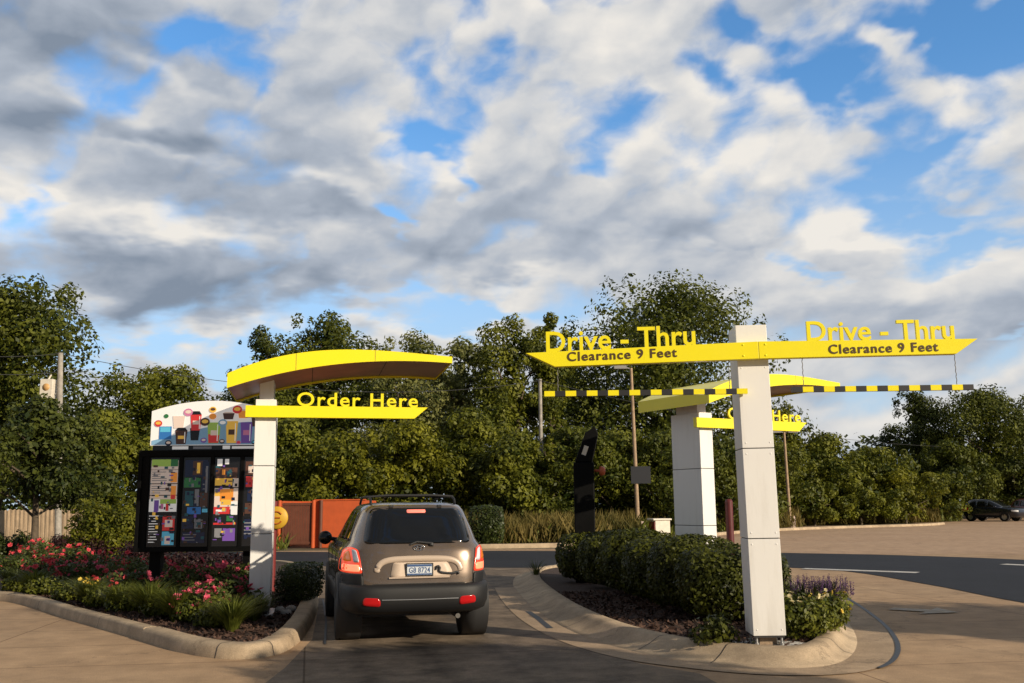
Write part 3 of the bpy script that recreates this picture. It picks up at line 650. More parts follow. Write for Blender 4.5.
    for x, z, h_, c1 in ((.13, 2.65, .34, 'cream'), (.42, 2.65, .36, 'brown'), (.66, 2.65, .34, 'pink'), (-.17, 2.86, .26, 'cream'), (.90, 2.65, .22, 'red'), (-.40, 2.64, .22, 'amber')):
        b.span((x - .05, Y - .0125, z + h_ * .38), (x + .05, Y - .0118, z + h_ * .62), PN.index(c1)); b.span((x + .055, Y - .0125, z + h_ * .1), (x + .068, Y - .0118, z + h_ * .9), PN.index('white'))
    b.build('header', PMATS, root)
    b = MB(); b.span((-0.86, -0.15, 2.54), (1.05, 0.1, 2.62), PN.index('black')); b.span((-0.54, -0.156, 2.555), (-0.28, -0.15, 2.605), PN.index('white')); b.span((0.28, -0.156, 2.555), (0.40, -0.15, 2.61), PN.index('white')); b.span((0.43, -0.156, 2.56), (0.98, -0.15, 2.6), PN.index('white')); b.span((-0.2, -0.156, 2.56), (0.1, -0.15, 2.6), PN.index('grey'))
    b.build('header_rail', PMATS, root)
    return root
mb1 = make_menu_board((-5.03, 15.75, 0), R(1)); tag(mb1, 'black drive-thru menu board with lit panels and arched drinks header', 'menu board', 'menu boards')
# second lane's board, seen from its side
b2 = empty('side_menu_board', (1.42, 19.2, 0), R(-4.5)); tag(b2, 'tall black menu board seen edge-on above the hedge, with a small orange lamp', 'menu board', 'menu boards')
b = MB(); b.span((-0.21, -0.05, 0.1), (0.20, 1.7, 2.44)); b.build('cabinet', M['black'], b2, 0.02)
b = MB(); b.add([Vector(v) for v in [(-0.18, 0.0, 2.45), (0.16, 0.0, 2.45), (0.30, 0.0, 3.02), (0.24, 0, 3.16), (0.04, 0.0, 3.04)] ] + [Vector((x, 1.7, z)) for x, z in [(-0.18, 2.45), (0.16, 2.45), (0.30, 3.02), (0.24, 3.16), (0.04, 3.04)]],
    [(0, 1, 2, 3, 4), (9, 8, 7, 6, 5)] + [(i, i + 5, (i + 1) % 5 + 5, (i + 1) % 5) for i in range(5)]); b.build('header', M['black'], b2, 0.015)
b = MB(); b.box((0.03, -0.012, 2.68), (0.09, 0.02, 0.19), 0, Matrix.Rotation(R(20), 3, 'Y')); b.build('sticker', M['cream'], b2)
b = MB(); b.tube([(0.21, 0.1, 2.28), (0.33, 0.06, 2.27)], 0.03, 8); b.lathe([(0.0, 0.30), (0.09, 0.31), (0.10, 0.36), (0.07, 0.42), (0.0, 0.43)], 14, 0, 'x', (0, 0.06, 2.27)); b.build('marker_lamp', mat('marker_orange', (0.55, 0.12, 0.05), 0.4), b2)

# ------------------------------------------------------------------ cars
class CarShape:
    def __init__(s, rows, n=5.0): s.rows = rows; s.n = n
    def par(s, z):
        r = s.rows; z = min(max(z, r[0][0]), r[-1][0])
        for a, b in zip(r, r[1:]):
            if z <= b[0]:
                t = (z - a[0]) / (b[0] - a[0]); return [a[i] + (b[i] - a[i]) * t for i in (1, 2, 3)]
    def rear(s, x, z):
        w, r, f = s.par(z); l = (f - r) / 2; return (r + f) / 2 - l * max(0, 1 - min(1, abs(x) / w) ** s.n) ** (1 / s.n)
    def front(s, x, z):
        w, r, f = s.par(z); l = (f - r) / 2; return (r + f) / 2 + l * max(0, 1 - min(1, abs(x) / w) ** s.n) ** (1 / s.n)
    def side(s, y, z):
        w, r, f = s.par(z); l = (f - r) / 2; return w * max(0, 1 - min(1, abs(y - (r + f) / 2) / l) ** s.n) ** (1 / s.n)
    def body(s, m, name, root, seg=96):
        b = MB(); vs = []; zs = [r[0] for r in s.rows]
        # refine rows
        zz = []
        for a, c in zip(zs, zs[1:]): zz += [a, (a + c) / 2]
        zz.append(zs[-1])
        for z in zz:
            w, r, f = s.par(z); l = (f - r) / 2; yc = (r + f) / 2
            for k in range(seg):
                q = 2 * math.pi * k / seg; c, sn = math.cos(q), math.sin(q)
                vs.append((w * math.copysign(abs(c) ** (2 / s.n), c), yc + l * math.copysign(abs(sn) ** (2 / s.n), sn), z))
        fs = [(i * seg + k, i * seg + (k + 1) % seg, (i + 1) * seg + (k + 1) % seg, (i + 1) * seg + k) for i in range(len(zz) - 1) for k in range(seg)]
        fs.append(tuple(range(seg - 1, -1, -1))); o = (len(zz) - 1) * seg; fs.append(tuple(range(o, o + seg)))
        b.add(vs, fs, 0, True); return b.build(name, m, root)
    def patch(s, mb, face, outline, off, mi=0, rings=5, thick=0.03):
        """outline: points (a,z) round a star-shaped patch; face rear/front -> a is x; left/right -> a is y"""
        ca = sum(p[0] for p in outline) / len(outline); cz = sum(p[1] for p in outline) / len(outline)
        n = len(outline)
        def pos(a, z, o):
            if face == 'rear': return (a, s.rear(a, z) - o, z)
            if face == 'front': return (a, s.front(a, z) + o, z)
            x = s.side(a, z) + o; return ((-x if face == 'left' else x), a, z)
        vs = [pos(ca, cz, off)]
        for i in range(1, rings + 1):
            for a, z in outline: vs.append(pos(ca + (a - ca) * i / rings, cz + (z - cz) * i / rings, off))
        for a, z in outline: vs.append(pos(a, z, off - thick))
        fs = [(0, 1 + k, 1 + (k + 1) % n) for k in range(n)]
        for i in range(rings):
            o = 1 + i * n
            fs += [(o + k, o + n + k, o + n + (k + 1) % n, o + (k + 1) % n) for k in range(n)]
        mb.add(vs, fs, mi, True); return mb
def rrect(pts, r=0.06, seg=4):
    """round the corners of a polygon and subdivide its edges"""
    out = []; n = len(pts)
    for i in range(n):
        p0, p1, p2 = Vector(pts[i - 1]), Vector(pts[i]), Vector(pts[(i + 1) % n])
        a = p1 + (p0 - p1).normalized() * min(r, (p0 - p1).length * .45); c = p1 + (p2 - p1).normalized() * min(r, (p2 - p1).length * .45)
        for k in range(seg + 1):
            t = k / seg; out.append((a * (1 - t) ** 2 + p1 * 2 * t * (1 - t) + c * t * t))
        nx = Vector(pts[(i + 2) % n]); e = p2 + (p1 - p2).normalized() * min(r, (p1 - p2).length * .45)
        for k in range(1, 6): out.append(c + (e - c) * k / 6)
    return [(p.x, p.y) for p in out]
def mirror(o): return [(-a, z) for a, z in o][::-1]

def wheel(root, x, y, r=0.355, w=0.235, side=1):
    h = w / 2
    t = MB(); t.lathe([(r * .62, -h), (r * .9, -h), (r * .985, -h * .8), (r, -h * .45), (r, h * .45), (r * .985, h * .8), (r * .9, h), (r * .62, h)], 32, 0, 'x')
    for k in range(-2, 3): t.lathe([(r + .001, k * h * .32 - .006), (r + .006, k * h * .32 - .02), (r + .006, k * h * .32 + .02), (r + .001, k * h * .32 + .006)], 32, 0, 'x')
    wh = empty('wheel', (x, y, r)); wh.parent = root
    t.build('tyre', M['rubber'], wh)
    q = MB(); q.lathe([(0.0, side * h * .5), (r * .2, side * h * .55), (r * .55, side * h * .35), (r * .66, side * h * .9), (r * .66, -side * h)], 24, 0, 'x')
    for k in range(5):
        a = 2 * math.pi * k / 5; q.box((side * h * .55, math.cos(a) * r * .36, math.sin(a) * r * .36), (0.03, 0.06, r * .5), 0, Matrix.Rotation(a - math.pi / 2, 3, 'X'))
    q.build('rim', M['alloy'], wh)

SUV = CarShape([(0.44, .80, .12, 4.40), (0.48, .86, .04, 4.46), (0.55, .885, .0, 4.50), (0.75, .905, .0, 4.52), (0.90, .915, .02, 4.50), (1.00, .912, .035, 4.42), (1.06, .90, .05, 4.25), (1.10, .88, .065, 3.80), (1.14, .845, .085, 3.42), (1.20, .80, .12, 3.28), (1.35, .745, .215, 2.90), (1.48, .69, .30, 2.58), (1.56, .655, .365, 2.36), (1.61, .615, .43, 2.18), (1.635, .56, .52, 2.02), (1.65, .47, .68, 1.85), (1.658, .30, .95, 1.6)], 6.0)
def make_suv(loc, rot):
    S = SUV; root = empty('parked_suv', loc, rot)
    S.body(M['carpaint'], 'body', root)
    # black lower cladding all round and rear bumper
    lc = CarShape([(0.36, .78, .12, 4.33), (0.41, .90, .02, 4.50), (0.52, .925, -.02, 4.54), (0.60, .927, -.022, 4.545), (0.62, .915, -.005, 4.53)]); lc.body(M['cladding'], 'lower_cladding', root)
    bp = CarShape([(0.36, .84, .06, 4.3), (0.40, .90, -.05, 4.3), (0.49, .925, -.105, 4.3), (0.60, .93, -.115, 4.3), (0.67, .925, -.10, 4.3), (0.695, .918, -.06, 4.3), (0.70, .89, .02, 4.3)], 6.5)
    b = MB(); pts = []
    rows = [0.36, .40, .44, .49, .54, .60, .64, .67, .685, .695, .70]; xs = np.concatenate([-np.cos(np.linspace(0, math.pi, 41))])
    for z in rows:
        w = bp.par(z)[0]
        for x in xs: pts.append((x * w * .999, min(bp.rear(x * w * .999, z), .95), z))
    n = len(xs); b.add(pts, [(i * n + k, i * n + k + 1, (i + 1) * n + k + 1, (i + 1) * n + k) for i in range(len(rows) - 1) for k in range(n - 1)], 0, True)
    # raised bumper ends beside the tailgate
    for sgn in (-1, 1):
        o = [(sgn * a, z) for a, z in rrect([(.655, .67), (.93, .67), (.90, .82), (.665, .82)], .03)]
        S.patch(b, 'rear', o if sgn > 0 else o[::-1], .018)
    bumper = b.build('rear_bumper', M['cladding'], root)
    b = MB(); b.tube([(x, bp.rear(x, .53) - .002, .53 + .01 * abs(x)) for x in np.linspace(-.45, .45, 15)], .008, 6); b.build('bumper_trim', M['alloy'], bumper)
    for sgn in (-1, 1):
        b = MB(); o = [(sgn * a, z) for a, z in rrect([(.46, .455), (.67, .475), (.66, .565), (.47, .555)], .04)]
        bp.patch(b, 'rear', o if sgn > 0 else o[::-1], .006, thick=.02); b.build('reflector', M['reflector'], root)
    # glass
    b = MB(); S.patch(b, 'rear', rrect([(-.655, 1.165), (.655, 1.165), (.60, 1.45), (.545, 1.585), (-.545, 1.585), (-.60, 1.45)], .075), .006, rings=8); rw = b.build('rear_window', M['glass'], root)
    b = MB(); S.patch(b, 'rear', rrect([(-.115, 1.525), (.115, 1.525), (.115, 1.565), (-.115, 1.565)], .015), .014, rings=2, thick=.01); b.build('brake_light', M['brake'], rw)
    b = MB(); S.patch(b, 'front', rrect([(-.70, 1.17), (.70, 1.17), (.56, 1.58), (-.56, 1.58)], .06), .004, rings=8); b.build('windshield', M['glass'], root)
    for fc in ('left', 'right'):
        for q in ([(.55, 1.19), (1.25, 1.19), (1.25, 1.545), (.75, 1.53)], [(1.32, 1.19), (2.10, 1.19), (2.02, 1.545), (1.32, 1.545)], [(2.17, 1.19), (3.02, 1.19), (2.52, 1.50), (2.17, 1.545)]):
            b = MB(); S.patch(b, fc, rrect(q, .04) if fc == 'right' else rrect(q, .04)[::-1], .006, rings=5); b.build('side_window', M['glass'], root)
    # seams of tailgate and doors
    e = .002; b = MB()
    tg = [(-.70, 1.10), (-.655, .82), (-.65, .705), (.65, .705), (.655, .82), (.70, 1.10)]
    for p, q in zip(tg, tg[1:]): b.tube([(p[0] + (q[0] - p[0]) * t, S.rear(p[0] + (q[0] - p[0]) * t, p[1] + (q[1] - p[1]) * t) - e, p[1] + (q[1] - p[1]) * t) for t in np.linspace(0, 1, 10)], .0045, 5)
    b.build('tailgate_gap', M['core'], root)
    for sgn in (-1, 1):
        for y in (1.30, 2.14, 3.10): b = MB(); b.tube([(sgn * (S.side(y, z) + .001), y, z) for z in np.linspace(.62, 1.15, 8)], .004, 5); b.build('door_gap', M['core'], root)
    # tail lamps
    for sgn in (-1, 1):
        f = (lambda o: [(sgn * a, z) for a, z in o] if sgn > 0 else [(sgn * a, z) for a, z in o][::-1])
        b = MB(); S.patch(b, 'rear', f(rrect([(.665, .83), (.903, .83), (.898, .965), (.865, 1.095), (.80, 1.135), (.715, 1.105), (.685, .965)], .03)), .012); lamp = b.build('tail_lamp', M['tail_red'], root)
        b = MB(); S.patch(b, 'rear', f(rrect([(.69, .85), (.88, .85), (.88, .93), (.70, .93)], .025)), .016, thick=.008, rings=3); b.build('brake_lens', M['tail_hot'], lamp)
        b = MB(); S.patch(b, 'rear', f(rrect([(.785, .965), (.875, .965), (.855, 1.055), (.81, 1.095)], .025)), .016, thick=.008, rings=3); b.build('amber_lens', M['tail_amber'], lamp)
        b = MB(); S.patch(b, 'rear', f(rrect([(.70, .955), (.765, .955), (.785, 1.110), (.735, 1.095)], .02)), .017, thick=.008, rings=3); b.build('clear_lens', M['tail_clear'], lamp)
    # plate recess, arched handle garnish, plate
    b = MB(); S.patch(b, 'rear', rrect([(-.345, .78), (.37, .78), (.40, .835), (.34, .95), (-.31, .95)], .03), .008, rings=4); b.build('plate_recess', M['tan'], root)
    b = MB(); arc = [(-.50, .84), (-.49, .895), (-.44, .95), (-.34, .98), (-.15, .99), (.15, .99), (.34, .98), (.44, .95), (.49, .895), (.50, .84)]
    arc = [(p.x, p.y) for p in smooth_path([(a, z, 0) for a, z in arc], 4)]
    b.tube([(a, S.rear(a, z), z) for a, z in arc], [.020] + [.036] * (len(arc) - 2) + [.020], 12); b.v = [(x, S.rear(x, z) - (S.rear(x, z) - y) * .45 - .004, z) for x, y, z in b.v]; b.build('tailgate_garnish', M['garnish'], root)
    b = MB(); b.tube([(a, S.rear(a, .773) - .014, .773) for a in np.linspace(-.36, .36, 12)], .011, 8); b.build('lower_trim', M['garnish'], root)
    yp = S.rear(0, .865) - .02
    b = MB(); b.span((-.165, yp - .006, .787), (.165, yp + .01, .94)); pl = b.build('number_plate', M['cladding'], root, .006)
    b = MB(); b.span((-.148, yp - .009, .803), (.148, yp - .006, .927)); b.build('plate_face', M['plate'], pl)
    b = MB(); b.span((-.146, yp - .0115, .901), (.146, yp - .0095, .925)); b.span((-.146, yp - .0115, .805), (.146, yp - .0095, .821)); b.build('plate_band', M['plate_blue'], pl)
    text_obj('plate_number', 'G8 8724', .25, .062, .003, M['plate_blue'], pl, (-.125, yp - .0095, .831), bold=.01)
    # hose-like black hook on the recess
    b = MB(); hx = [(.205, .86), (.20, .89), (.225, .9), (.245, .88), (.235, .85), (.26, .83), (.32, .82), (.40, .817), (.455, .83), (.475, .805)]
    b.tube([(a, S.rear(a, z) - .022, z) for a, z in [(p.x, p.y) for p in smooth_path([(a, z, 0) for a, z in hx], 3)]], .013, 8); b.build('tailgate_latch', M['core'], root)
    # emblem: oval ring with slanted bars
    b = MB(); ye = S.rear(0, 1.115) - .016; b.tube([(.062 * math.cos(q), ye, 1.115 + .034 * math.sin(q)) for q in np.linspace(0, 2 * math.pi, 25)], .0055, 6, caps=False)
    for x in (-.024, .024): b.tube([(x - .007, ye, 1.092), (x + .007, ye, 1.138)], .007, 6)
    b.tube([(-.026, ye, 1.110), (.026, ye, 1.120)], .006, 6); b.build('emblem', M['chrome'], root)
    b = MB(); b.tube([(.15, S.rear(.15, 1.14) - .015, 1.135), (.155, S.rear(.15, 1.17) - .02, 1.165)], .026, 10)
    b.tube([(.155, S.rear(.15, 1.165) - .03, 1.165), (-.02, S.rear(0, 1.19) - .028, 1.185), (-.10, S.rear(-.1, 1.165) - .026, 1.155)], [.013, .012, .011], 6); b.build('wiper', M['core'], root)
    # roof rails and cross bars
    for sgn in (-1, 1):
        b = MB(); p = [(sgn * .53, y, z) for y, z in ((.62, 1.62), (.72, 1.70), (1.2, 1.728), (2.0, 1.715), (2.3, 1.64))]; b.tube(smooth_path(p, 5), .017, 8); b.build('roof_rail', M['cladding'], root)
    for y in (.85, 1.7):
        b = MB(); b.tube([(-.55, y, 1.725), (-.3, y, 1.742), (.3, y, 1.742), (.55, y, 1.725)], .017, 8); b.build('cross_bar', M['cladding'], root)
    for x in (-.30, .30):
        b = MB(); b.box((x, S.rear(x, 1.60) + .01, 1.605), (.055, .06, .03)); b.build('tailgate_hinge', M['cladding'], root, .006)
    for sgn in (-1, 1):
        b = MB(); x = sgn * (S.side(2.95, 1.15) + .055)
        b.tube([(x - sgn * .10, 2.93, 1.13), (x + sgn * .04, 2.90, 1.15)], .03, 8)
        vs = MB(); b.lathe([(0, -.06), (.08, -.055), (.098, -.01), (.085, .06), (.04, .10), (0, .11)], 16, 0, 'y', (x + sgn * .11, 2.88, 1.165)); mir = b.build('wing_mirror', M['cladding'], root)
        b = MB(); b.lathe([(0, -.064), (.075, -.063), (.078, -.05)], 16, 0, 'y', (x + sgn * .11, 2.88, 1.165)); b.build('mirror_glass', M['glass'], mir)
    b = MB()
    for fc in ('left', 'right'):
        for y in (.84, 3.48):
            o = [(y + .43 * math.cos(q), max(.30, .36 + .42 * math.sin(q))) for q in np.linspace(-.3, math.pi + .3, 24)]; lc.patch(b, fc, o if fc == 'right' else o[::-1], .0, thick=.02, rings=2)
    for x in (-.78, .78):
        for y in (.84, 3.48): b.lathe([(0, -.14), (.40, -.14), (.41, 0), (.41, .152)], 24, 0, 'x', (x, y, .40))
    b.span((-.60, .75, .26), (.60, 4.0, .40)); b.build('underbody', M['core'], root)
    for x in (-.79, .79):
        for y in (.84, 3.48): wheel(root, x, y, .355, .24, 1 if x > 0 else -1)
    b = MB(); b.tube([(.48, .9, .31), (.48, .10, .31)], .03, 10); b.build('exhaust_pipe', M['chain'], root)
    return root
suv = make_suv((-1.12, 11.55, 0.006), R(13.5)); suv.name = 'suv'
tag(suv, 'bronze SUV seen from behind with brake lights on, stopped in the drive lane', 'car')

FAR = CarShape([(0.32, .80, .1, 4.5), (0.5, .88, .0, 4.62), (0.75, .90, .0, 4.65), (0.95, .89, .03, 4.58), (1.03, .87, .06, 4.3), (1.08, .85, .1, 3.5), (1.2, .82, .18, 3.25), (1.45, .74, .4, 2.75), (1.62, .67, .6, 2.35), (1.70, .55, .85, 2.0), (1.73, .3, 1.1, 1.8)], 5.0)
def make_far_car(loc, rot, m):
    S = FAR; root = empty('parked_car', loc, rot); S.body(m, 'body', root, 64)
    b = MB(); S.patch(b, 'rear', rrect([(-.64, 1.14), (.64, 1.14), (.54, 1.62), (-.54, 1.62)], .07), .006); b.build('rear_window', M['glass'], root)
    b = MB(); S.patch(b, 'front', rrect([(-.72, 1.12), (.72, 1.12), (.58, 1.62), (-.58, 1.62)], .07), .006, rings=6); b.build('windshield', M['glass'], root)
    for fc in ('left', 'right'):
        for q in ([(.55, 1.14), (1.3, 1.14), (1.3, 1.58), (.85, 1.56)], [(1.38, 1.14), (2.2, 1.14), (2.1, 1.58), (1.38, 1.58)], [(2.27, 1.14), (3.1, 1.14), (2.55, 1.54), (2.27, 1.58)]):
            b = MB(); S.patch(b, fc, rrect(q, .05) if fc == 'right' else rrect(q, .05)[::-1], .006); b.build('side_window', M['glass'], root)
    for sgn in (-1, 1):
        b = MB(); o = rrect([(.55, .72), (.82, .74), (.82, .88), (.55, .86)], .03); S.patch(b, 'front', o if sgn > 0 else mirror(o), .01); b.build('headlight', M['headlight'], root)
        b = MB(); o = rrect([(.62, .8), (.86, .8), (.84, 1.05), (.66, 1.05)], .03); S.patch(b, 'rear', o if sgn > 0 else mirror(o), .01); b.build('tail_lamp', M['reflector'], root)
        b = MB(); b.lathe([(0, -.06), (.08, -.055), (.1, 0), (.06, .1), (0, .11)], 12, 0, 'y', (sgn * .98, 3.0, 1.12)); b.build('wing_mirror', m, root)
    b = MB()
    for x in (-.76, .76):
        for y in (.85, 3.65): b.lathe([(0, -.14), (.40, -.14), (.41, .155)], 24, 0, 'x', (x, y, .40))
    b.build('underbody', M['core'], root)
    for x in (-.79, .79):
        for y in (.85, 3.65): wheel(root, x, y, .35, .23, 1 if x > 0 else -1)
    return root
fc1 = make_far_car((*gp(967, 523.0)[:2], 0.01), R(-112), M['navy']); fc1.location = (36.6, 78.0, .01); fc1.rotation_euler = (0, 0, R(-148))
tag(fc1, 'dark navy SUV parked in front of the trees at the far edge of the lot', 'car', 'cars parked by the trees')
fc2 = make_far_car((41.2, 79.5, .01), R(-160), M['wine'])
tag(fc2, 'dark red car parked to the right of the navy SUV, cut by the photo edge', 'car', 'cars parked by the trees')

# ------------------------------------------------------------------ poles, wires, small furniture
def pole_px(name, px_b, y_b, px_t, y_t, dist, r0, r1, m):
    a = at(px_b, y_b, dist); t = at(px_t, y_t, dist); a.z = max(0.0, a.z) if y_b < 400 else 0.0
    return a, t
def lamp_pole(px, px_top, y_top, dist, label, m, foot=True, head=2, sign=None):
    base = at(px, 520, dist); base.z = 0; tp = at(px_top, y_top, dist)
    root = empty('lamp_pole', base); tag(root, label, 'lamp pole', 'lamp poles round the lot')
    d = tp - base
    b = MB(); b.tube([(0, 0, 0.3), (d.x * .5, 0, d.z * .5), (d.x, 0, d.z)], [.11, .095, .075], 10); b.build('pole', m, root)
    if foot:
        b = MB(); b.lathe([(.36, 0), (.36, .55), (.30, .75), (0, .76)], 14); b.build('footing', M['pinkbase'], root)
    for k in range(head):
        s = (-1, 1)[k]
        b = MB(); b.tube([(d.x, 0, d.z - .05), (d.x + s * .28, 0, d.z + .02)], .04, 6); b.box((d.x + s * .55, 0, d.z + .03), (.62, .34, .16)); b.build('lamp_head', M['greybox'], root)
    if sign:
        b = MB(); b.span((d.x * sign + sign_off[0], -.12, d.z * sign - .42), (d.x * sign + sign_off[1], -.08, d.z * sign + .42)); b.build('sign_plate', M['darksign'], root)
    return root
sign_off = (-.25, .72)
lamp_pole(638, 631, 368, 47.5, 'slim tan lamp pole standing left of the hidden order canopy', M['woodpole'], True, 1, 0.36)
lamp_pole(790, 784, 432, 62.0, 'slim tan lamp pole right of the tall white column', M['woodpole'], True, 2)
def utility_pole(px, px_top, y_top, dist, label, m, arm=True):
    base = at(px, 520, dist); base.z = 0; tp = at(px_top, y_top, dist); d = tp - base
    root = empty('utility_pole', base); tag(root, label, 'utility pole', 'wooden utility poles')
    b = MB(); b.tube([(0, 0, 0), (d.x * .5, 0, d.z * .5), (d.x, 0, d.z)], [.125, .11, .095], 12); b.build('pole', m, root)
    if arm:
        b = MB(); b.box((d.x, -.14, d.z - .3), (1.3, .1, .12)); b.build('cross_arm', m, root)
        for x in (-.55, 0.0, .55):
            b = MB(); b.lathe([(.03, 0), (.05, .04), (.035, .07), (.05, .11), (.0, .14)], 8, 0, 'z', (d.x + x, -.14, d.z - .24)); b.build('insulator', M['greybox'], root)
    return root, base, d
up1, ub1, ud1 = utility_pole(60, 60.5, 353, 36, 'grey wooden utility pole with a small white box, among the left trees', M['greypole'], False)
tb = at(49, 389, 36) - ub1
b = MB(); b.span((tb.x - .26, -.2, tb.z - .38), (tb.x + .22, .2, tb.z + .36)); b.tube([(tb.x - .05, 0, tb.z + .36), (tb.x + .05, 0, tb.z + .56)], .035, 6); bx = b.build('sign_box', M['cream'], up1, .02)
b = MB(); b.lathe([(0, -.21), (.14, -.208), (.14, -.2)], 14, 0, 'y', (tb.x - .02, 0, tb.z + .05)); b.build('sign_disc', mat('pale_orange', (.62, .36, .14), .5), bx)
b = MB(); b.tube([(tb.x + .2, 0, tb.z + .2), (ud1.x * .8, 0, tb.z + .2)], .025, 6); b.tube([(tb.x + .2, 0, tb.z - .2), (ud1.x * .8, 0, tb.z - .2)], .025, 6); b.build('bracket', M['greybox'], up1)
up2, ub2, ud2 = utility_pole(542, 540, 379, 52, 'pale wooden utility pole in front of the central trees', M['greypole'], False)
up3, ub3, ud3 = utility_pole(1009, 1006, 444, 92, 'thin grey utility pole among the trees at the far right', M['greypole'], False)
def wire(a, c, sag, label):
    a, c = Vector(a), Vector(c); b = MB()
    b.tube([a + (c - a) * t - Vector((0, 0, sag * 4 * t * (1 - t))) for t in np.linspace(0, 1, 22)], .013, 5); o = b.build('power_line', M['wire']); tag(o, label, 'power line', 'overhead power lines'); return o
t1 = ub1 + ud1; t2 = ub2 + ud2
wire(t1 + Vector((0, -.14, -.05)), at(-160, 335, 30), .35, 'upper black wire running left from the grey utility pole')
wire(t1 + Vector((-.1, 0, -.75)), at(-160, 346, 30), .4, 'lower black wire running left from the grey utility pole')
wire(t1 + Vector((.3, -.14, -.1)), t2 + Vector((0, -.13, -.1)), 1.0, 'long black wire sagging between grey pole and pale central pole')
wire(t2 + Vector((0, -.13, -.1)), ub3 + ud3 + Vector((0, 0, -.2)), 1.2, 'black wire running right from the pale central pole')

# dumpster enclosure
en = empty('dumpster_enclosure', (*gp(300, 548)[:2], 0), R(2)); tag(en, 'orange dumpster enclosure with brown gate left of the SUV', 'enclosure')
ex0 = en.location.x
def ex_(px): return (at(px, 540, en.location.y).x - ex0)
b = MB(); b.span((ex_(313.5), 0, 0), (ex_(364), .2, 1.84)); b.span((ex_(364) - .2, .2, 0), (ex_(364), 4, 1.84)); b.span((ex_(276), .2, 0), (ex_(276) + .2, 4, 1.84)); b.span((ex_(276), 4, 0), (ex_(364), 4.2, 1.84)); b.build('wall', M['orange'], en, .01)
b = MB(); b.span((ex_(313.2), -.03, 1.84), (ex_(364) + .03, .23, 1.89)); b.build('coping', M['orange'], en)
for px in (279, 313.0, 320.5):
    b = MB(); b.tube([(ex_(px), -.09, 0), (ex_(px), -.09, 1.86)], .075, 12); b.build('gate_post', M['orange'] if px != 320.5 else M['gatebrown'], en)
b = MB()
for k in range(11):
    xa = ex_(282) + (ex_(311.5) - ex_(282)) * k / 11; xb = ex_(282) + (ex_(311.5) - ex_(282)) * (k + 1) / 11 - .008
    b.span((xa, -.06, .12), (xb, -.03, 1.76))
b.span((ex_(281.5), -.09, 1.66), (ex_(312), -.061, 1.74)); b.span((ex_(281.5), -.09, .16), (ex_(312), -.061, .24)); b.build('gate', M['gatebrown'], en)
# round yellow sign on red post behind the canopy column
rs = empty('round_sign', (at(272.5, 565, 17.6).x, 17.6, .1)); tag(rs, 'round yellow sign on a red post behind the left white column', 'sign')
b = MB(); b.tube([(0, 0, 0), (0, 0, 1.62)], .055, 10); b.build('post', M['redpost'], rs)
b = MB(); b.lathe([(0, -.08), (.19, -.08), (.205, -.06), (.205, -.02), (0, -.02)], 26, 0, 'y', (.06, 0, 1.32)); b.build('disc', M['signyellow'], rs)
b = MB(); b.tube([(.06 + .11 * math.cos(q), -.083, 1.32 + .11 * math.sin(q)) for q in np.linspace(0.6, 5.7, 18)], .014, 6); b.tube([(.02, -.083, 1.32), (.13, -.083, 1.32)], .014, 6); b.build('sign_mark', mat('sign_dark_orange', (.45, .12, .02), .5), rs)
# maroon post
mp = at(730.5, 540, 16.6); o = MB().tube([(0, 0, 0), (0, 0, 1.54)], .065, 12).lathe([(.065, 1.54), (.05, 1.575), (0, 1.585)], 12)
o = o.build('bollard', M['maroon'], None, 0, (mp.x, mp.y, .1)); tag(o, 'slim dark maroon post between hedge and tall white column', 'bollard')
# white utility box
ub = empty('utility_box', (at(659, 530, 44).x, 44, 0), R(18)); tag(ub, 'small white utility cabinet with a red side beside the lamp pole', 'utility box')
b = MB(); b.span((-.32, -.3, 0), (.42, .3, .86)); b.build('cabinet', M['cream'], ub, .02)
b = MB(); b.span((-.44, -.36, .86), (.48, .36, .94)); b.build('lid', M['cream'], ub, .02)
b = MB(); b.span((-.36, -.28, .05), (-.322, .28, .80)); b.build('side_panel', M['redpost'], ub)
# wooden fence
fen = empty('wooden_fence', (0, 0, 0)); tag(fen, 'pale wooden board fence behind the roses at the left edge', 'fence')
rng = random.Random(5); b = MB(); fa, fb = at(-220, 540, 41), at(84, 540, 38); n = 74
for k in range(n):
    p = fa + (fb - fa) * (k / n); q = fa + (fb - fa) * ((k + .94) / n); h = 1.60 + rng.uniform(-.02, .02) ; y = rng.uniform(-.01, .01)
    b.add([(p.x, p.y + y, .03), (q.x, q.y + y, .03), (q.x, q.y + y, h - .04), ((p.x + q.x) / 2, p.y + y, h), (p.x, p.y + y, h - .04), (p.x, p.y + y + .02, .03), (q.x, q.y + y + .02, .03), (q.x, q.y + y + .02, h - .04), ((p.x + q.x) / 2, p.y + y + .02, h), (p.x, p.y + y + .02, h - .04)],
          [(0, 1, 2, 3, 4), (9, 8, 7, 6, 5)] + [(i, i + 5, (i + 1) % 5 + 5, (i + 1) % 5) for i in range(5)])
b.build('board_panel', M['fence'], fen)
for k in range(8):
    p = fa + (fb - fa) * (k / 7.0); q = MB(); q.box((p.x, p.y + .09, .8), (.1, .1, 1.6)); q.build('post', M['fence'], fen)
for i in range(5):
    rr = random.Random(i); p = gp(277 + i * 5, 612 - rr.random() * 5, .1)

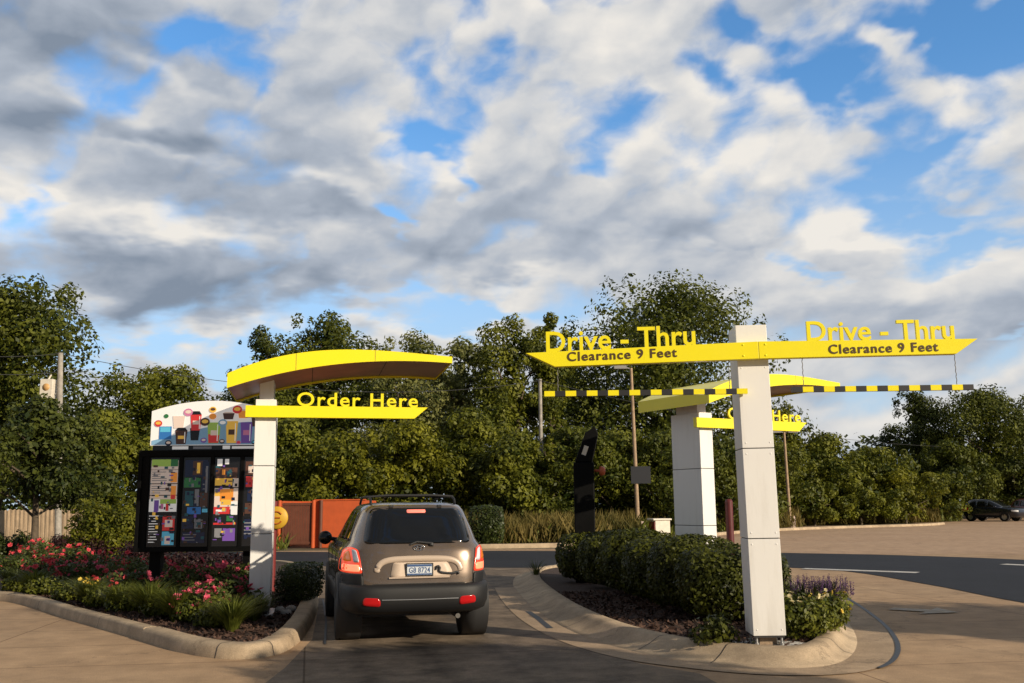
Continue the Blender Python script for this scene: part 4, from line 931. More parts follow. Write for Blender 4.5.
# ------------------------------------------------------------------ trees
def tree(px, y_top, wpx, dist, lf, label, cat='tree', n=7000, leaf=.34, bottom=.16, shape='oval', seed=0, name='tree', lobes=34, gname='trees behind the lot', bare=0.0, base_w=1.0):
    rng = np.random.default_rng(seed + 11)
    tp = at(px, y_top, dist); H = tp.z; x0 = tp.x; y0 = dist + 0.0
    W = wpx / (F_PX / dist) / 2 * 1.13
    root = empty(name, (x0, y0, 0)); tag(root, label, cat, gname)
    zb_, zt_ = H * bottom, H; hc = (zt_ - zb_)
    blobs = []; cl = min(W, hc / 2)
    for i in range(lobes):
        u = rng.random() ** .9; z = zb_ + hc * (.10 + .82 * u)
        if shape == 'oval': prof = math.sin(math.pi * min(1, max(0, (.08 + .92 * u))) ** .85) ** .55 if u < 1 else 0
        elif shape == 'cone': prof = (1 - u) ** .8 * .95 + .08
        elif shape == 'col': prof = (math.sin(math.pi * (.06 + .90 * u)) ** .45)
        else: prof = (1 - (max(0, u - .15) / .85) ** 2.4) ** .5
        a = rng.random() * 2 * math.pi; rr = W * prof * (.35 + .65 * rng.random() ** .7)
        s = cl * (.16 + .26 * rng.random() ** 1.5) * (.65 if shape == 'cone' else 1)
        rr = max(0, min(rr * 1.12, W * prof * 1.08 - s * .45))
        blobs.append((rr * math.cos(a), rr * math.sin(a), min(z, zt_ - s * .7), s * 1.1, s * 1.1, s * .85))
    blobs.append((0, 0, zt_ - cl * .28, cl * .30, cl * .30, cl * .28))
    for i in range(14):   # sprigs that break the outline
        u = rng.random() ** .6; a = rng.random() * 6.28; pr = (math.sin(math.pi * (.1 + .8 * u))) ** .6 if shape != 'cone' else 1 - u; s = cl * (.06 + .08 * rng.random())
        blobs.append((W * pr * 1.0 * math.cos(a), W * pr * 1.0 * math.sin(a), zb_ + hc * (.12 + .84 * u), s, s, s * 1.2))
    core = [(0, 0, zb_ + hc * q, W * .5 * k_, W * .5 * k_, hc * .22) for q, k_ in ((.3, 1), (.55, .95), (.75, .6 if shape == 'cone' else .75))]
    n = int(n * 1.7); leaf *= .80; P1 = leaf_cloud(blobs, int(n * .86), leaf, rng, .22, .1); P2 = leaf_cloud(core, int(n * .14), leaf * 1.5, rng, .8, .1)
    P, T, B = (np.concatenate([a, c]) for a, c in zip(P1, P2))
    link('crown', quads_mesh('crown', P, T, B, lf), root)
    b = MB(); r0 = .045 * H ** .9 * .55
    lean = rng.normal() * .02 * H
    b.tube([(0, 0, -.05), (lean * .3, 0, H * .25), (lean * .8, 0, H * .5), (lean, 0, H * .80)], [r0 * 1.25, r0 * .9, r0 * .6, r0 * .15], 9)
    for bl in blobs[:lobes:3][:12]:
        zs = max(H * .12, min(bl[2] - .25 * H * rng.random() - .05 * H, H * .6)); b.tube([(lean * zs / H, 0, zs), (bl[0] * .5, bl[1] * .5, (zs + bl[2]) / 2 + .02 * H), (bl[0], bl[1], bl[2])], [r0 * .45, r0 * .3, r0 * .1], 6, caps=False)
    b.build('trunk', M['bark'], root)
    return root

T = tree
T(14, 275, 165, 54, M['lf_oak'], 'tallest broad tree at the left edge behind the utility pole', n=15000, seed=1, leaf=.34, lobes=46, bottom=.12)
T(-75, 330, 140, 50, M['lf_oak'], 'broad tree mostly cut off by the left photo edge', n=8000, seed=2)
T(46, 396, 120, 30, M['lf_ever'], 'small dark tree with thin trunk before the wooden fence', n=9000, seed=3, leaf=.17, bottom=.30, name='young_tree')
T(154, 365, 118, 52, M['lf_olive'], 'upright olive tree with feathery top left of the menu header', n=11000, seed=4, leaf=.28, shape='col', lobes=44)
T(108, 412, 90, 44, M['lf_olive'], 'bushy low tree between utility pole and menu board', n=7500, seed=5, leaf=.27)
T(215, 420, 110, 50, M['lf_olive'], 'bushy olive tree straight behind the menu board header', n=8000, seed=6, leaf=.28)
T(262, 325, 58, 74, M['lf_ever'], 'narrow dark pointed tree above the left end of the canopy', n=7000, seed=7, leaf=.30, shape='oval', lobes=40, bottom=.08)
T(332, 312, 112, 70, M['lf_oak'], 'dark rounded tree rising behind the middle of the left canopy', n=12000, seed=8, leaf=.34, lobes=42)
T(415, 328, 92, 66, M['lf_pale'], 'loose pale green tree behind the right tip of the left canopy', n=7500, seed=9, leaf=.32, lobes=34)
T(462, 336, 70, 70, M['lf_pale'], 'thin pale tree between the left canopy and the poplar', n=5200, seed=10, leaf=.32, shape='col')
T(512, 313, 74, 64, M['lf_olive'], 'tall olive poplar left of the Drive-Thru lettering', n=10500, seed=11, leaf=.3, shape='col', lobes=42)
T(551, 312, 46, 66, M['lf_olive'], 'slim poplar behind the letter D of the left sign', n=6000, seed=12, leaf=.3, shape='col')
T(664, 277, 212, 78, M['lf_oak'], 'largest round dark tree towering behind the left Drive-Thru sign', n=26000, seed=13, leaf=.40, lobes=64, bottom=.10)
T(300, 372, 110, 82, M['lf_oak'], 'dark tree in the second row left of the soffit tip', n=7000, seed=21, leaf=.36, shape='dome')
T(386, 352, 100, 84, M['lf_oak'], 'dark tree in the second row under the right half of the canopy roof', n=7000, seed=22, leaf=.36, shape='dome')
T(448, 366, 100, 82, M['lf_olive'], 'olive tree in the second row behind the pale thin tree', n=7000, seed=23, leaf=.36, shape='dome')
T(560, 350, 100, 86, M['lf_oak'], 'dark tree in the second row left of the largest round tree', n=7000, seed=24, leaf=.36, shape='dome')
T(215, 392, 120, 80, M['lf_olive'], 'olive tree in the second row between menu header and canopy', n=7000, seed=25, leaf=.36, shape='dome')
T(786, 402, 44, 72, M['lf_olive'], 'small plume-topped tree behind the word Here of the right canopy', n=4200, seed=14, leaf=.26, shape='col')
mid = [(292, 418, 88, 52, 'lf_olive', 'olive bushy tree above the orange enclosure'), (352, 432, 92, 50, 'lf_yell', 'yellow-green bushy tree right above the orange wall'), (412, 420, 92, 51, 'lf_yell', 'yellow-green bushy tree right behind the SUV roof'),
       (468, 408, 90, 53, 'lf_olive', 'olive bushy tree right of the SUV roof'), (515, 432, 74, 50, 'lf_olive', 'olive bushy tree left of the pale utility pole'), (572, 425, 86, 51, 'lf_oak', 'dark bushy tree behind the edge-on menu board'),
       (616, 432, 78, 53, 'lf_olive', 'olive bushy tree left of the tan lamp pole'), (668, 425, 92, 52, 'lf_oak', 'dark bushy tree right of the tan lamp pole'), (722, 432, 84, 55, 'lf_oak', 'dark bushy tree between the two white columns'),
       (768, 438, 84, 66, 'lf_olive', 'olive bushy tree just right of the tall white column')]
for i, (px, yt, wp, ds, lf, lab) in enumerate(mid): T(px, yt, wp, ds, M[lf], lab, n=7500, seed=30 + i, leaf=.26, bottom=.03, lobes=36, shape='dome', gname='bushy trees along the verge', name='bushy_tree')
right = [(822, 433, 76, 72, 'lf_olive', 'rounded olive tree under the right clearance bar', 'oval', 7000), (872, 446, 74, 74, 'lf_olive', 'low olive tree left of the tall dark right tree', 'oval', 6500), (915, 388, 62, 90, 'lf_ever', 'tall dark tree rising right of the clearance bar tip', 'dome', 10000),
         (985, 384, 98, 88, 'lf_oak', 'broad tall tree at the right edge of the photo', 'oval', 12000), (1052, 392, 100, 88, 'lf_oak', 'broad tree cut by the right photo edge', 'oval', 8000), (945, 440, 70, 84, 'lf_oak', 'mid-height dark tree between the two tall right trees', 'oval', 6500),
         (1012, 455, 80, 86, 'lf_ever', 'dark low tree over the parked cars at far right', 'oval', 7000)]
for i, (px, yt, wp, ds, lf, lab, sh, n) in enumerate(right): T(px, yt, wp, ds, M[lf], lab, n=n, seed=50 + i, leaf=.32, bottom=.06, lobes=40, shape=sh)
lowr = [(812, 478, 70, 67, 'lf_olive', 'olive bush right of the second lamp pole'), (858, 474, 66, 69, 'lf_olive', 'olive bush in the middle of the right verge'), (902, 468, 70, 71, 'lf_yell', 'yellow-green bush below the tall dark right tree'), (942, 474, 54, 76, 'lf_olive', 'olive bush left of the navy SUV')]
for i, (px, yt, wp, ds, lf, lab) in enumerate(lowr): T(px, yt, wp, ds, M[lf], lab, cat='bush', n=5200, seed=70 + i, leaf=.24, bottom=.0, lobes=30, shape='dome', gname='bushes along the far verge', name='bush')
# unseen trees added right of the frame, crowns shaped to shade lane and island
def free_tree(x, y, H, W, lf, label, seed, n=9000, leaf=.2, bottom=.36):
    t = tree(512, 300, 2 * W * F_PX / 50, 50, lf, label, n=1, seed=seed) if False else None
    d = max(1.0, 20.0); 
    root = tree_xy(x, y, H, W, lf, label, seed, n, leaf, bottom); return root
def tree_xy(x, y, H, W, lf, label, seed, n, leaf, bottom):
    global F_PX
    rng = np.random.default_rng(seed); root = empty('unseen_shade_tree', (x, y, 0)); tag(root, label, 'tree', 'unseen trees added for shade')
    zb_, hc = H * bottom, H * (1 - bottom); blobs = []
    for i in range(36):
        d_ = unit(rng.normal(size=(1, 3)))[0] * rng.random() ** .35; s = W * (.26 + .15 * rng.random())
        blobs.append((d_[0] * (W - s), d_[1] * (W - s), zb_ + hc / 2 + d_[2] * (hc / 2 - s * .8), s, s, s * .8))
    P, Tt, B = leaf_cloud(blobs, n, leaf, rng, .3); link('crown', quads_mesh('crown', P, Tt, B, lf), root)
    b = MB(); b.tube([(0, 0, 0), (.05, 0, H * .3), (0, .05, H * .75)], [.17, .13, .04], 10)
    for bl in blobs[::5]: b.tube([(0, 0, H * .3), (bl[0] * .5, bl[1] * .5, (H * .3 + bl[2]) / 2), bl[:3]], [.07, .05, .02], 6, caps=False)
    b.build('trunk', M['bark'], root); return root

# undergrowth and verge grass
def verge(name, quads, n, h, lf, seed, label, wd=.05):
    rng = np.random.default_rng(seed); Ps = []
    for (a, b_, c, d_) in quads:
        k = n // len(quads); u = rng.random(k)[:, None]; v = rng.random(k)[:, None]
        A, Bq, Cq, D = (np.array(p[:2]) for p in (a, b_, c, d_)); Ps.append((A * (1 - u) + Bq * u) * (1 - v) + (D * (1 - u) + Cq * u) * v)
    xy = np.concatenate(Ps); k = len(xy); hh = h * (.45 + .75 * rng.random(k)) * (0.7 + 0.5 * np.sin(xy[:, 0] * .9 + np.sin(xy[:, 1])) ** 2)
    P = np.column_stack([xy, hh * .5]); T_ = np.column_stack([rng.normal(size=k) * .22 * hh, rng.normal(size=k) * .22 * hh, hh * .5])
    a = rng.random(k) * 6.28; B = np.column_stack([np.cos(a) * wd * (.5 + rng.random(k)), np.sin(a) * wd * (.5 + rng.random(k)), np.zeros(k)])
    o = link(name, quads_mesh(name, P, T_, B, lf)); tag(o, label, 'grass', kind='stuff'); return o
A = lambda px, y, d_: at(px, y, d_)
def gq(px0, px1, d0a, d0b, d1a, d1b): return (at(px0, 520, d0a), at(px1, 520, d0b), at(px1, 520, d1b), at(px0, 520, d1a))
verge('dry_grass', [gq(366, 600, 39, 41, 50, 50), gq(430, 640, 38.5, 43, 47, 50)], 11000, 1.05, M['dry'], 5, 'tall dry golden grass on the verge behind the SUV', .04)
verge('dry_grass', [gq(620, 800, 47, 62, 58, 68), gq(790, 940, 66, 73, 74, 80)], 9000, 1.1, M['dry'], 6, 'dry grass along the far right verge', .05)
verge('meadow_grass', [gq(366, 660, 37, 44, 56, 60), gq(640, 800, 46, 64, 66, 72), gq(790, 960, 68, 76, 82, 86)], 34000, .75, M['blade'], 7, 'green grass growing along the verge behind the lot', .05)
verge('meadow_grass', [gq(-200, 290, 30, 36, 46, 50)], 9000, .5, M['blade'], 8, 'green grass at the foot of the left trees', .04)
def woods(seed):
    rng = np.random.default_rng(seed); bl = []
    for px in range(-260, 1320, 16):
        d_ = 100 + rng.normal() * 4; p = at(px + rng.normal() * 6, 500, d_); s = 2.4 + rng.random() * 1.6
        for z in (1.2, 3.4, 5.4 + rng.random() * 1.2): bl.append((p.x + rng.normal(), d_ + rng.normal(), z, s, s, s * .75))
    P, T_, B = leaf_cloud(bl, 42000, .62, rng, .2, .0)
    o = link('woods', quads_mesh('woods', P, T_, B, M['lf_ever'])); tag(o, 'dark far woods filling the gaps between the trees', 'woods', kind='stuff')
woods(9)

# ------------------------------------------------------------------ shrubs and flowers
def shrub(name, x, y, w, d_, h, lf, label, cat, group, seed, n=4200, leaf=.075, z0=.1, stems=True, box=0.0):
    rng = np.random.default_rng(seed); root = empty(name, (x, y, z0)); tag(root, label, cat, group)
    bl = []
    for i in range(16):
        a = rng.random() * 6.28; r = .5 + .28 * rng.random(); s = .30 + .14 * rng.random()
        bl.append((math.cos(a) * r * w * .5, math.sin(a) * r * d_ * .5, h * (.28 + .48 * rng.random()), s * w * .6, s * d_ * .6, h * .27))
    bl.append((0, 0, h * .5, w * .40, d_ * .40, h * .46)); bl.append((0, 0, h * .35, w * .46, d_ * .46, h * .35))
    if box: bl = [(x_ * .9, y_ * .9, z_, a_ * .75, b_ * .75, c_ * .8) for x_, y_, z_, a_, b_, c_ in bl[:-2]] + [(0, 0, h * .52, w * .47, d_ * .47, h * .47)] * 4
    P, T_, B = leaf_cloud(bl, n, leaf, rng, .16, .03, jag=.12 if not box else .07, box=box)
    q = P[:, 2] < h * 1.05
    link('foliage', quads_mesh('foliage', P[q], T_[q], B[q], lf), root)
    # loose sprigs sticking out
    if stems:
        b = MB()
        for k in range(7):
            a = rng.random() * 6.28; b.tube([(0.03 * math.cos(a), .03 * math.sin(a), 0), (math.cos(a) * w * .2, math.sin(a) * d_ * .2, h * .4), (math.cos(a) * w * .36, math.sin(a) * d_ * .36, h * .8)], [.014, .01, .004], 5, caps=False)
        b.build('stems', M['bark'], root)
    return root
hl = [(1.50, 19.3, 'clipped green hedge shrub at the far end by the drive lane'), (1.85, 17.9, 'second hedge shrub from the far end, before the edge-on menu board'), (2.12, 16.55, 'hedge shrub in the middle of the row along the island'),
      (2.36, 15.25, 'hedge shrub below the hidden order canopy column'), (2.58, 14.0, 'large hedge shrub just left of the maroon post'), (2.78, 12.8, 'nearest hedge shrub touching the tall white column')]
for i, (x, y, lab) in enumerate(hl): shrub('hedge_shrub', x, y, 1.42, 1.22, .99 + (i * 7 % 5) * .03, M['lf_hedge'], lab, 'shrub', 'hedge shrubs on the right island', 100 + i, n=9000 + 600 * i, leaf=.066 - .002 * i, box=.40)
shrub('hedge_shrub', 3.35, 13.2, .72, 1.0, .92, M['lf_hedge'], 'hedge shrub showing right of the tall white column', 'shrub', 'hedge shrubs on the right island', 110, n=5000, leaf=.055, box=.4)
p = gp(712, 646, .1); shrub('small_shrub', p.x, p.y, .55, .45, .34, M['lf_hedge'], 'small low green shrub at the foot of the tall white column', 'shrub', None, 111, n=750, leaf=.06)
p = gp(738, 640, .1)
p = gp(289, 606, .1); shrub('box_shrub', p.x, p.y + .75, .62, 1.5, .62, M['lf_box'], 'clipped dark box hedge right of the left white column', 'shrub', None, 112, n=9000, leaf=.042, box=.7)
p = at(486, 545, 38); shrub('verge_shrub', p.x, 38.6, 1.5, 1.5, 1.62, M['lf_box'], 'squarish clipped shrub on the verge right of the SUV', 'shrub', None, 113, n=5200, leaf=.11, z0=0, box=.7)
for i, (px, lab) in enumerate(((26, 'small round clipped shrub before the fence left of the young trunk'), (-2, 'round clipped shrub cut by the left photo edge before the fence'))):
    p = at(px, 540, 31); shrub('round_shrub', p.x, 31, .85, .85, .95, M['lf_box'], lab, 'shrub', 'round clipped shrubs by the fence', 114 + i, n=2200, leaf=.09, z0=0)
for i, (px, yt, wp, lab) in enumerate(((93, 497, 48, 'upright yellow-green arborvitae left of its twin behind the burgundy shrub'), (122, 499, 44, 'upright yellow-green arborvitae touching the menu board cabinet'))):
    dd = 26; h = at(px, yt, dd).z; p = at(px, 520, dd); shrub('arborvitae', p.x, dd, wp * dd / F_PX, 1.2, h - .1, M['lf_yell'], lab, 'shrub', 'arborvitae behind the menu board', 120 + i, n=5200, leaf=.10)
for i, (px, yb, w_, h, lab) in enumerate(((70, 558, 1.3, .75, 'dark burgundy shrub nearest the wooden fence'), (105, 566, 1.5, .9, 'dark burgundy shrub left of the menu board'), (142, 570, 1.3, .8, 'dark burgundy shrub under the menu board corner'), (190, 578, 1.5, .62, 'dark burgundy shrub below the menu board panels'), (232, 582, 1.2, .6, 'dark burgundy shrub behind the left white column'))):
    p = gp(px, yb, .1); shrub('burgundy_shrub', p.x, p.y, w_, 1.1, h, M['lf_purple'], lab, 'shrub', 'burgundy shrubs behind the roses', 130 + i, n=3600, leaf=.075)

BLOOM = {}
def blooms(root, rng, w, d_, h, n, size, mk, top=.45):
    """each bloom a part of its plant"""
    if mk not in BLOOM:
        BLOOM[mk] = []
        for v in range(4):
            P = []; T_ = []; B = []
            for ringn, (cnt, lift, ext) in enumerate(((7, .25, .62), (5, .75, .40), (3, 1.6, .22))):
                for k in range(cnt):
                    q = 6.28 * k / cnt + rng.random() * .6; d0 = np.array([math.cos(q), math.sin(q), lift + .25 * rng.random()]); d0 /= np.linalg.norm(d0)
                    sd = np.cross(d0, [0, 0, 1.]); sd /= np.linalg.norm(sd); P.append(d0 * ext * .5); T_.append(d0 * ext * .52); B.append(sd * ext * .42)
            BLOOM[mk].append(quads_mesh('bloom', np.array(P), np.array(T_), np.array(B), M[mk]))
    for i in range(n):
        a = rng.random() * 6.28; r = rng.random() ** .5; z = h * (top + (1.05 - top) * rng.random() * (1 - .35 * r * r)); s_ = size * (.45 + .75 * rng.random())
        o = link('bloom', BLOOM[mk][int(rng.integers(4))], root, 0, (math.cos(a) * r * w * .52, math.sin(a) * r * d_ * .52 - .04, z + .02)); o.scale = (s_, s_, s_)
        o.rotation_euler = (rng.normal() * .5 + .5, rng.normal() * .4, rng.random() * 6.28)
def rose(px, yb, w_, h, label, seed, n=20, m='bl_pink'):
    w_ *= 1.25; h *= 1.08
    p = gp(px, yb, .1); rng = np.random.default_rng(seed)
    r = shrub('rose_bush', p.x, p.y, w_, w_ * .8, h, M['lf_rose'], label, 'rose bush', 'rose bushes below the menu board', seed, n=3200, leaf=.06)
    blooms(r, rng, w_ * 1.04, w_ * .9, h, min(98, int(n * 4.6)), .10, m, .2)
    return r
roses = [(8, 578, .9, .5, 'rose bush with few red blooms at the left photo edge', 8, 'bl_red'), (36, 574, 1.0, .75, 'rose bush with red blooms below the small round shrub', 20, 'bl_red'), (66, 582, .95, .68, 'rose bush with coral blooms in front of the burgundy shrubs', 18, 'bl_red'),
         (84, 590, .8, .5, 'low pink rose bush behind the small yellow flowers', 14, 'bl_pink'), (108, 588, 1.0, .62, 'rose bush full of red blooms left below the menu board', 22, 'bl_red'), (140, 594, .95, .6, 'rose bush with red blooms below the menu board corner', 18, 'bl_red'),
         (168, 600, .8, .52, 'rose bush with scattered pink blooms under the first menu panel', 14, 'bl_pink'), (190, 606, .95, .62, 'rose bush full of pink blooms under the middle menu panels', 24, 'bl_pink'), (212, 618, .7, .48, 'low rose bush with bright pink blooms near the kerb nose', 14, 'bl_pink'),
         (228, 606, .85, .6, 'rose bush with small pink blooms left of the white column', 16, 'bl_pink'), (204, 621, .62, .38, 'low rose bush full of pink blooms closest to the kerb nose', 16, 'bl_pink'), (122, 602, .75, .46, 'low rose bush with coral blooms behind the wide daylily', 14, 'bl_red'), (50, 590, .8, .5, 'low rose bush with red blooms behind the left daylilies', 15, 'bl_red'),
         (244, 616, .55, .45, 'small rose bush with few pink blooms right against the white column', 9, 'bl_pink')]
for i, (px, yb, w_, h, lab, n, m) in enumerate(roses): rose(px, yb, w_, h, lab, 200 + i, n, m)
def clump(name, px, yb, rad, h, n, label, seed, m='blade', group='daylily clumps along the kerb', cat='grass clump'):
    p = gp(px, yb, .1); rng = np.random.default_rng(seed); Pq = []; root = empty(name, p); tag(root, label, cat, group)
    b = MB(); vs = []; fs = []
    for k in range(n):
        a = rng.random() * 6.28; L = h * (.6 + .5 * rng.random()); o = rad * (.5 + .7 * rng.random()); w = .005 + .005 * rng.random()
        d0 = np.array([math.cos(a), math.sin(a), 0]); sd = np.array([-d0[1], d0[0], 0]) * w; s0 = d0 * .06 * rng.random()
        prev = None
        for i, t in enumerate((0, .35, .7, 1.0)):
            q = s0 + d0 * o * t ** 1.6; z = L * (t * 1.45 - .62 * t * t); wk = (1 - t) ** .6
            idx = len(vs); vs += [tuple(q + sd * wk + [0, 0, z]), tuple(q - sd * wk + [0, 0, z])]
            if prev is not None: fs.append((prev, prev + 1, idx + 1, idx))
            prev = idx
    b.add(vs, fs, 0, True); b.build('blades', M[m], root); return root
cl = [(12, 590, .33, .42, 'grassy daylily clump nearest the left photo edge'), (34, 594, .36, .45, 'grassy daylily clump second from the left photo edge'), (90, 607, .38, .45, 'grassy daylily clump with small yellow flowers above the kerb'), (120, 612, .34, .40, 'low grassy clump right of the yellow flowers'), (150, 617, .42, .50, 'wide grassy daylily clump below the menu board corner'), (176, 622, .36, .46, 'bright grassy daylily clump under the first menu panel'), (232, 632, .36, .42, 'grassy daylily clump at the nose of the kerb'), (254, 622, .26, .36, 'grassy clump covering the foot of the left white column')]
for i, (px, yb, rad, h, lab) in enumerate(cl):
    c_ = clump('daylily_clump', px, yb, rad * 1.25, h * 1.15, 520, lab, 300 + i)
    if i == 2: blooms(c_, np.random.default_rng(9), .45, .3, .42, 10, .07, 'bl_yellow', .75)
for i, (px, yb, w_, h, lab, m, n, sz) in enumerate(((802, 640, .72, .56, 'lantana with cream yellow blooms right of the tall white column', 'bl_cream', 11, .075), (826, 634, .55, .5, 'leafy yellow-green lantana at the kerb end', 'bl_yellow', 6, .05))):
    p = gp(px, yb, .1); rt = shrub('lantana', p.x, p.y, w_, w_ * .8, h, M['lf_peren'], lab, 'flower', 'flowers at the right kerb end', 330 + i, n=2400, leaf=.055)
    blooms(rt, np.random.default_rng(40 + i), w_, w_ * .8, h, n * 2, sz, m, .5)
for i, (px, yb, lab) in enumerate(((806, 622, 'purple spiked salvia just right of the tall white column'), (830, 622, 'purple spiked salvia nearest the kerb end'))):
    p = gp(px, yb, .1); c_ = clump('salvia', p.x, yb, .28, .55, 90, lab, 340 + i, group='flowers at the right kerb end', cat='flower') if False else clump('salvia', px, yb, .32, .6, 220, lab, 340 + i, 'lf_rose', 'flowers at the right kerb end', 'flower')
    rng = np.random.default_rng(60 + i)
    if i == 0:
        P = []; T_ = []; B = []
        for q in range(26):
            d_ = unit(rng.normal(size=(1, 3)))[0]; P.append((d_[0] * .012, d_[1] * .012, .007 * q)); T_.append(d_ * .015 * (1 - q / 40)); B.append(np.cross(d_, [0, .3, 1]) * .011)
        spike_mesh = quads_mesh('flower_spike', np.array(P), np.array(T_), np.array(B), M['bl_violet'])
    for k in range(60):
        a = rng.random() * 6.28; r = .33 * rng.random() ** .5; o = link('flower_spike', spike_mesh, c_, 0, (r * math.cos(a), r * math.sin(a), .33 + .09 * rng.random()), rng.random() * 6.28); o.rotation_euler.x = rng.normal() * .15; o.rotation_euler.y = rng.normal() * .15
    st = MB()
    for k in range(14):
        a = rng.random() * 6.28; r = .24 * rng.random() ** .5; st.tube([(0, 0, 0), (r * math.cos(a) * .6, r * math.sin(a) * .6, .25), (r * math.cos(a) * 1.1, r * math.sin(a) * 1.1, .5)], .004, 4, caps=False)
    st.build('stems', M['lf_rose'], c_)
fill = [(22, 597, .8, .34, 'low leafy green perennial at the left photo edge behind the kerb'), (52, 600, .9, .36, 'low leafy green perennial between the left daylily and the yellow flowers'), (72, 605, .7, .32, 'low olive perennial just left of the small yellow flowers'), (106, 611, .8, .34, 'low olive perennial just right of the small yellow flowers'),
        (134, 616, .8, .36, 'low leafy perennial left of the wide daylily'), (164, 621, .75, .34, 'low leafy perennial right of the wide daylily'), (200, 627, .8, .36, 'low leafy perennial below the middle menu panels'), (216, 632, .6, .3, 'low leafy perennial at the kerb nose left of the daylily')]
for i, (px, yb, w_, h, lab) in enumerate(fill):
    p = gp(px, yb - 4, .1); shrub('perennial', p.x, p.y, w_, w_ * .7, h, M['lf_peren'], lab, 'plant', 'low perennials along the kerb', 360 + i, n=1700, leaf=.06)
c_ = clump('daylily_clump', 536, 577, .45, .45, 60, 'sparse leafy clump at the far tip of the right island', 350, 'lf_rose', 'daylily clumps along the kerb')
# pale stones at the right of the left bed
for i, (px, yb) in enumerate(((280, 611), (286, 614), (291, 610))):
    p = gp(px, yb, .12); rng = np.random.default_rng(i); b = MB(); vs = []
    b.lathe([(0, -.04), (.06, -.03), (.085, .0), (.07, .04), (.03, .06), (0, .062)], 10); b.v = [tuple(np.array(v) * (1 + rng.normal() * .09)) for v in b.v]
    o = b.build('stone', M['stone'], None, 0, (p.x, p.y, .12)); o.rotation_euler = (0, 0, i); tag(o, ('leftmost pale stone lying beside the clipped box hedge', 'middle pale stone lying beside the clipped box hedge', 'rightmost pale stone lying beside the clipped box hedge')[i], 'stone', 'pale stones by the kerb')

# ------------------------------------------------------------------ light
SUN_EL, SUN_AZ = R(21), R(52)          # azimuth: from straight behind the camera towards its right
sdir = Vector((math.sin(SUN_AZ) * math.cos(SUN_EL), -math.cos(SUN_AZ) * math.cos(SUN_EL), math.sin(SUN_EL)))
sd = bpy.data.lights.new('sun', 'SUN'); so = bpy.data.objects.new('sun', sd); C.objects.link(so)
sd.energy = 5.0; sd.angle = R(.5); sd.color = (1.0, .86, .66)
so.rotation_euler = sdir.to_track_quat('Z', 'Y').to_euler()
def along(x, y, L): return x + sdir.x / sdir.z * L, y + sdir.y / sdir.z * L   # ground point whose ray passes there at height L
x, y = along(0.25, 9.05, 4.3); tree_xy(x, y, 5.4, 2.42, M['lf_oak'], 'unseen tree added out of frame to shade the stopped SUV', 401, 17000, .22, .60)
x, y = along(7.0, 13.2, 4.4); tree_xy(x, y, 6.2, 2.5, M['lf_oak'], 'unseen tree added out of frame to shade the exit lane', 402, 17000, .24, .42)

w = bpy.data.worlds.new('World'); sc.world = w; w.use_nodes = True
nt = w.node_tree; nt.nodes.clear(); L = nt.links.new
def N(t, **k):
    n = nt.nodes.new(t)
    for a, v in k.items(): setattr(n, a, v)
    return n
def mth(op, a, b_=None, c=None, clamp=False):
    n = N('ShaderNodeMath', operation=op, use_clamp=clamp)
    for i, v in enumerate((a, b_, c)):
        if v is None: continue
        if hasattr(v, 'is_linked'): L(v, n.inputs[i])
        else: n.inputs[i].default_value = v
    return n.outputs[0]
sky = N('ShaderNodeTexSky', sky_type='NISHITA'); sky.sun_disc = False; sky.sun_elevation = SUN_EL; sky.sun_rotation = math.pi - SUN_AZ; sky.altitude = 200; sky.air_density = 1.0; sky.dust_density = .6; sky.ozone_density = 2.0
tc = N('ShaderNodeTexCoord'); sx = N('ShaderNodeSeparateXYZ'); L(tc.outputs['Generated'], sx.inputs[0])
az = mth('ARCTAN2', sx.outputs[0], sx.outputs[1]); el = mth('ARCSINE', sx.outputs[2])
ang = N('ShaderNodeCombineXYZ'); L(az, ang.inputs[0]); L(el, ang.inputs[1])
zc = mth('ADD', mth('MAXIMUM', sx.outputs[2], 0.0), .16)
pl = N('ShaderNodeCombineXYZ'); L(mth('DIVIDE', sx.outputs[0], zc), pl.inputs[0]); L(mth('DIVIDE', sx.outputs[1], zc), pl.inputs[1])
def vm(op, a, b_):
    n = N('ShaderNodeVectorMath', operation=op)
    for i, v in enumerate((a, b_)):
        if hasattr(v, 'is_linked'): L(v, n.inputs[i])
        else: n.inputs[i].default_value = v
    return n.outputs[0]
def noise(vec, s, d, r=.55, out='Fac'):
    n = N('ShaderNodeTexNoise'); n.inputs['Scale'].default_value = s; n.inputs['Detail'].default_value = d; n.inputs['Roughness'].default_value = r; L(vec, n.inputs['Vector']); return n.outputs[out]
wcol = noise(pl.outputs[0], 3.0, 4, .58, 'Color')
warp = vm('MULTIPLY', vm('SUBTRACT', wcol, (.5, .5, .5)), (.22, .13, 0))
aw = vm('ADD', ang.outputs[0], warp)
def azel(px, py):
    d_ = ray(px, py).normalized(); return math.atan2(d_.x, d_.y), math.asin(d_.z)
def blob_sum(blobs, base, gain=1.0):
    acc = None
    for (px, py, rx, ry, rot, amp) in blobs:
        a, e = azel(px, py); k = math.cos(e)
        mp_ = N('ShaderNodeMapping', vector_type='TEXTURE'); mp_.inputs['Location'].default_value = (a, e, 0); mp_.inputs['Rotation'].default_value = (0, 0, R(-rot)); mp_.inputs['Scale'].default_value = (rx / F_PX / k, ry / F_PX, 1)
        L(aw, mp_.inputs['Vector'])
        dt = N('ShaderNodeVectorMath', operation='DOT_PRODUCT'); L(mp_.outputs[0], dt.inputs[0]); L(mp_.outputs[0], dt.inputs[1])
        ex = mth('POWER', 2.718, mth('MULTIPLY', dt.outputs['Value'], -1.0))
        acc = mth('MULTIPLY_ADD', ex, amp * gain, acc if acc is not None else base)
    return acc
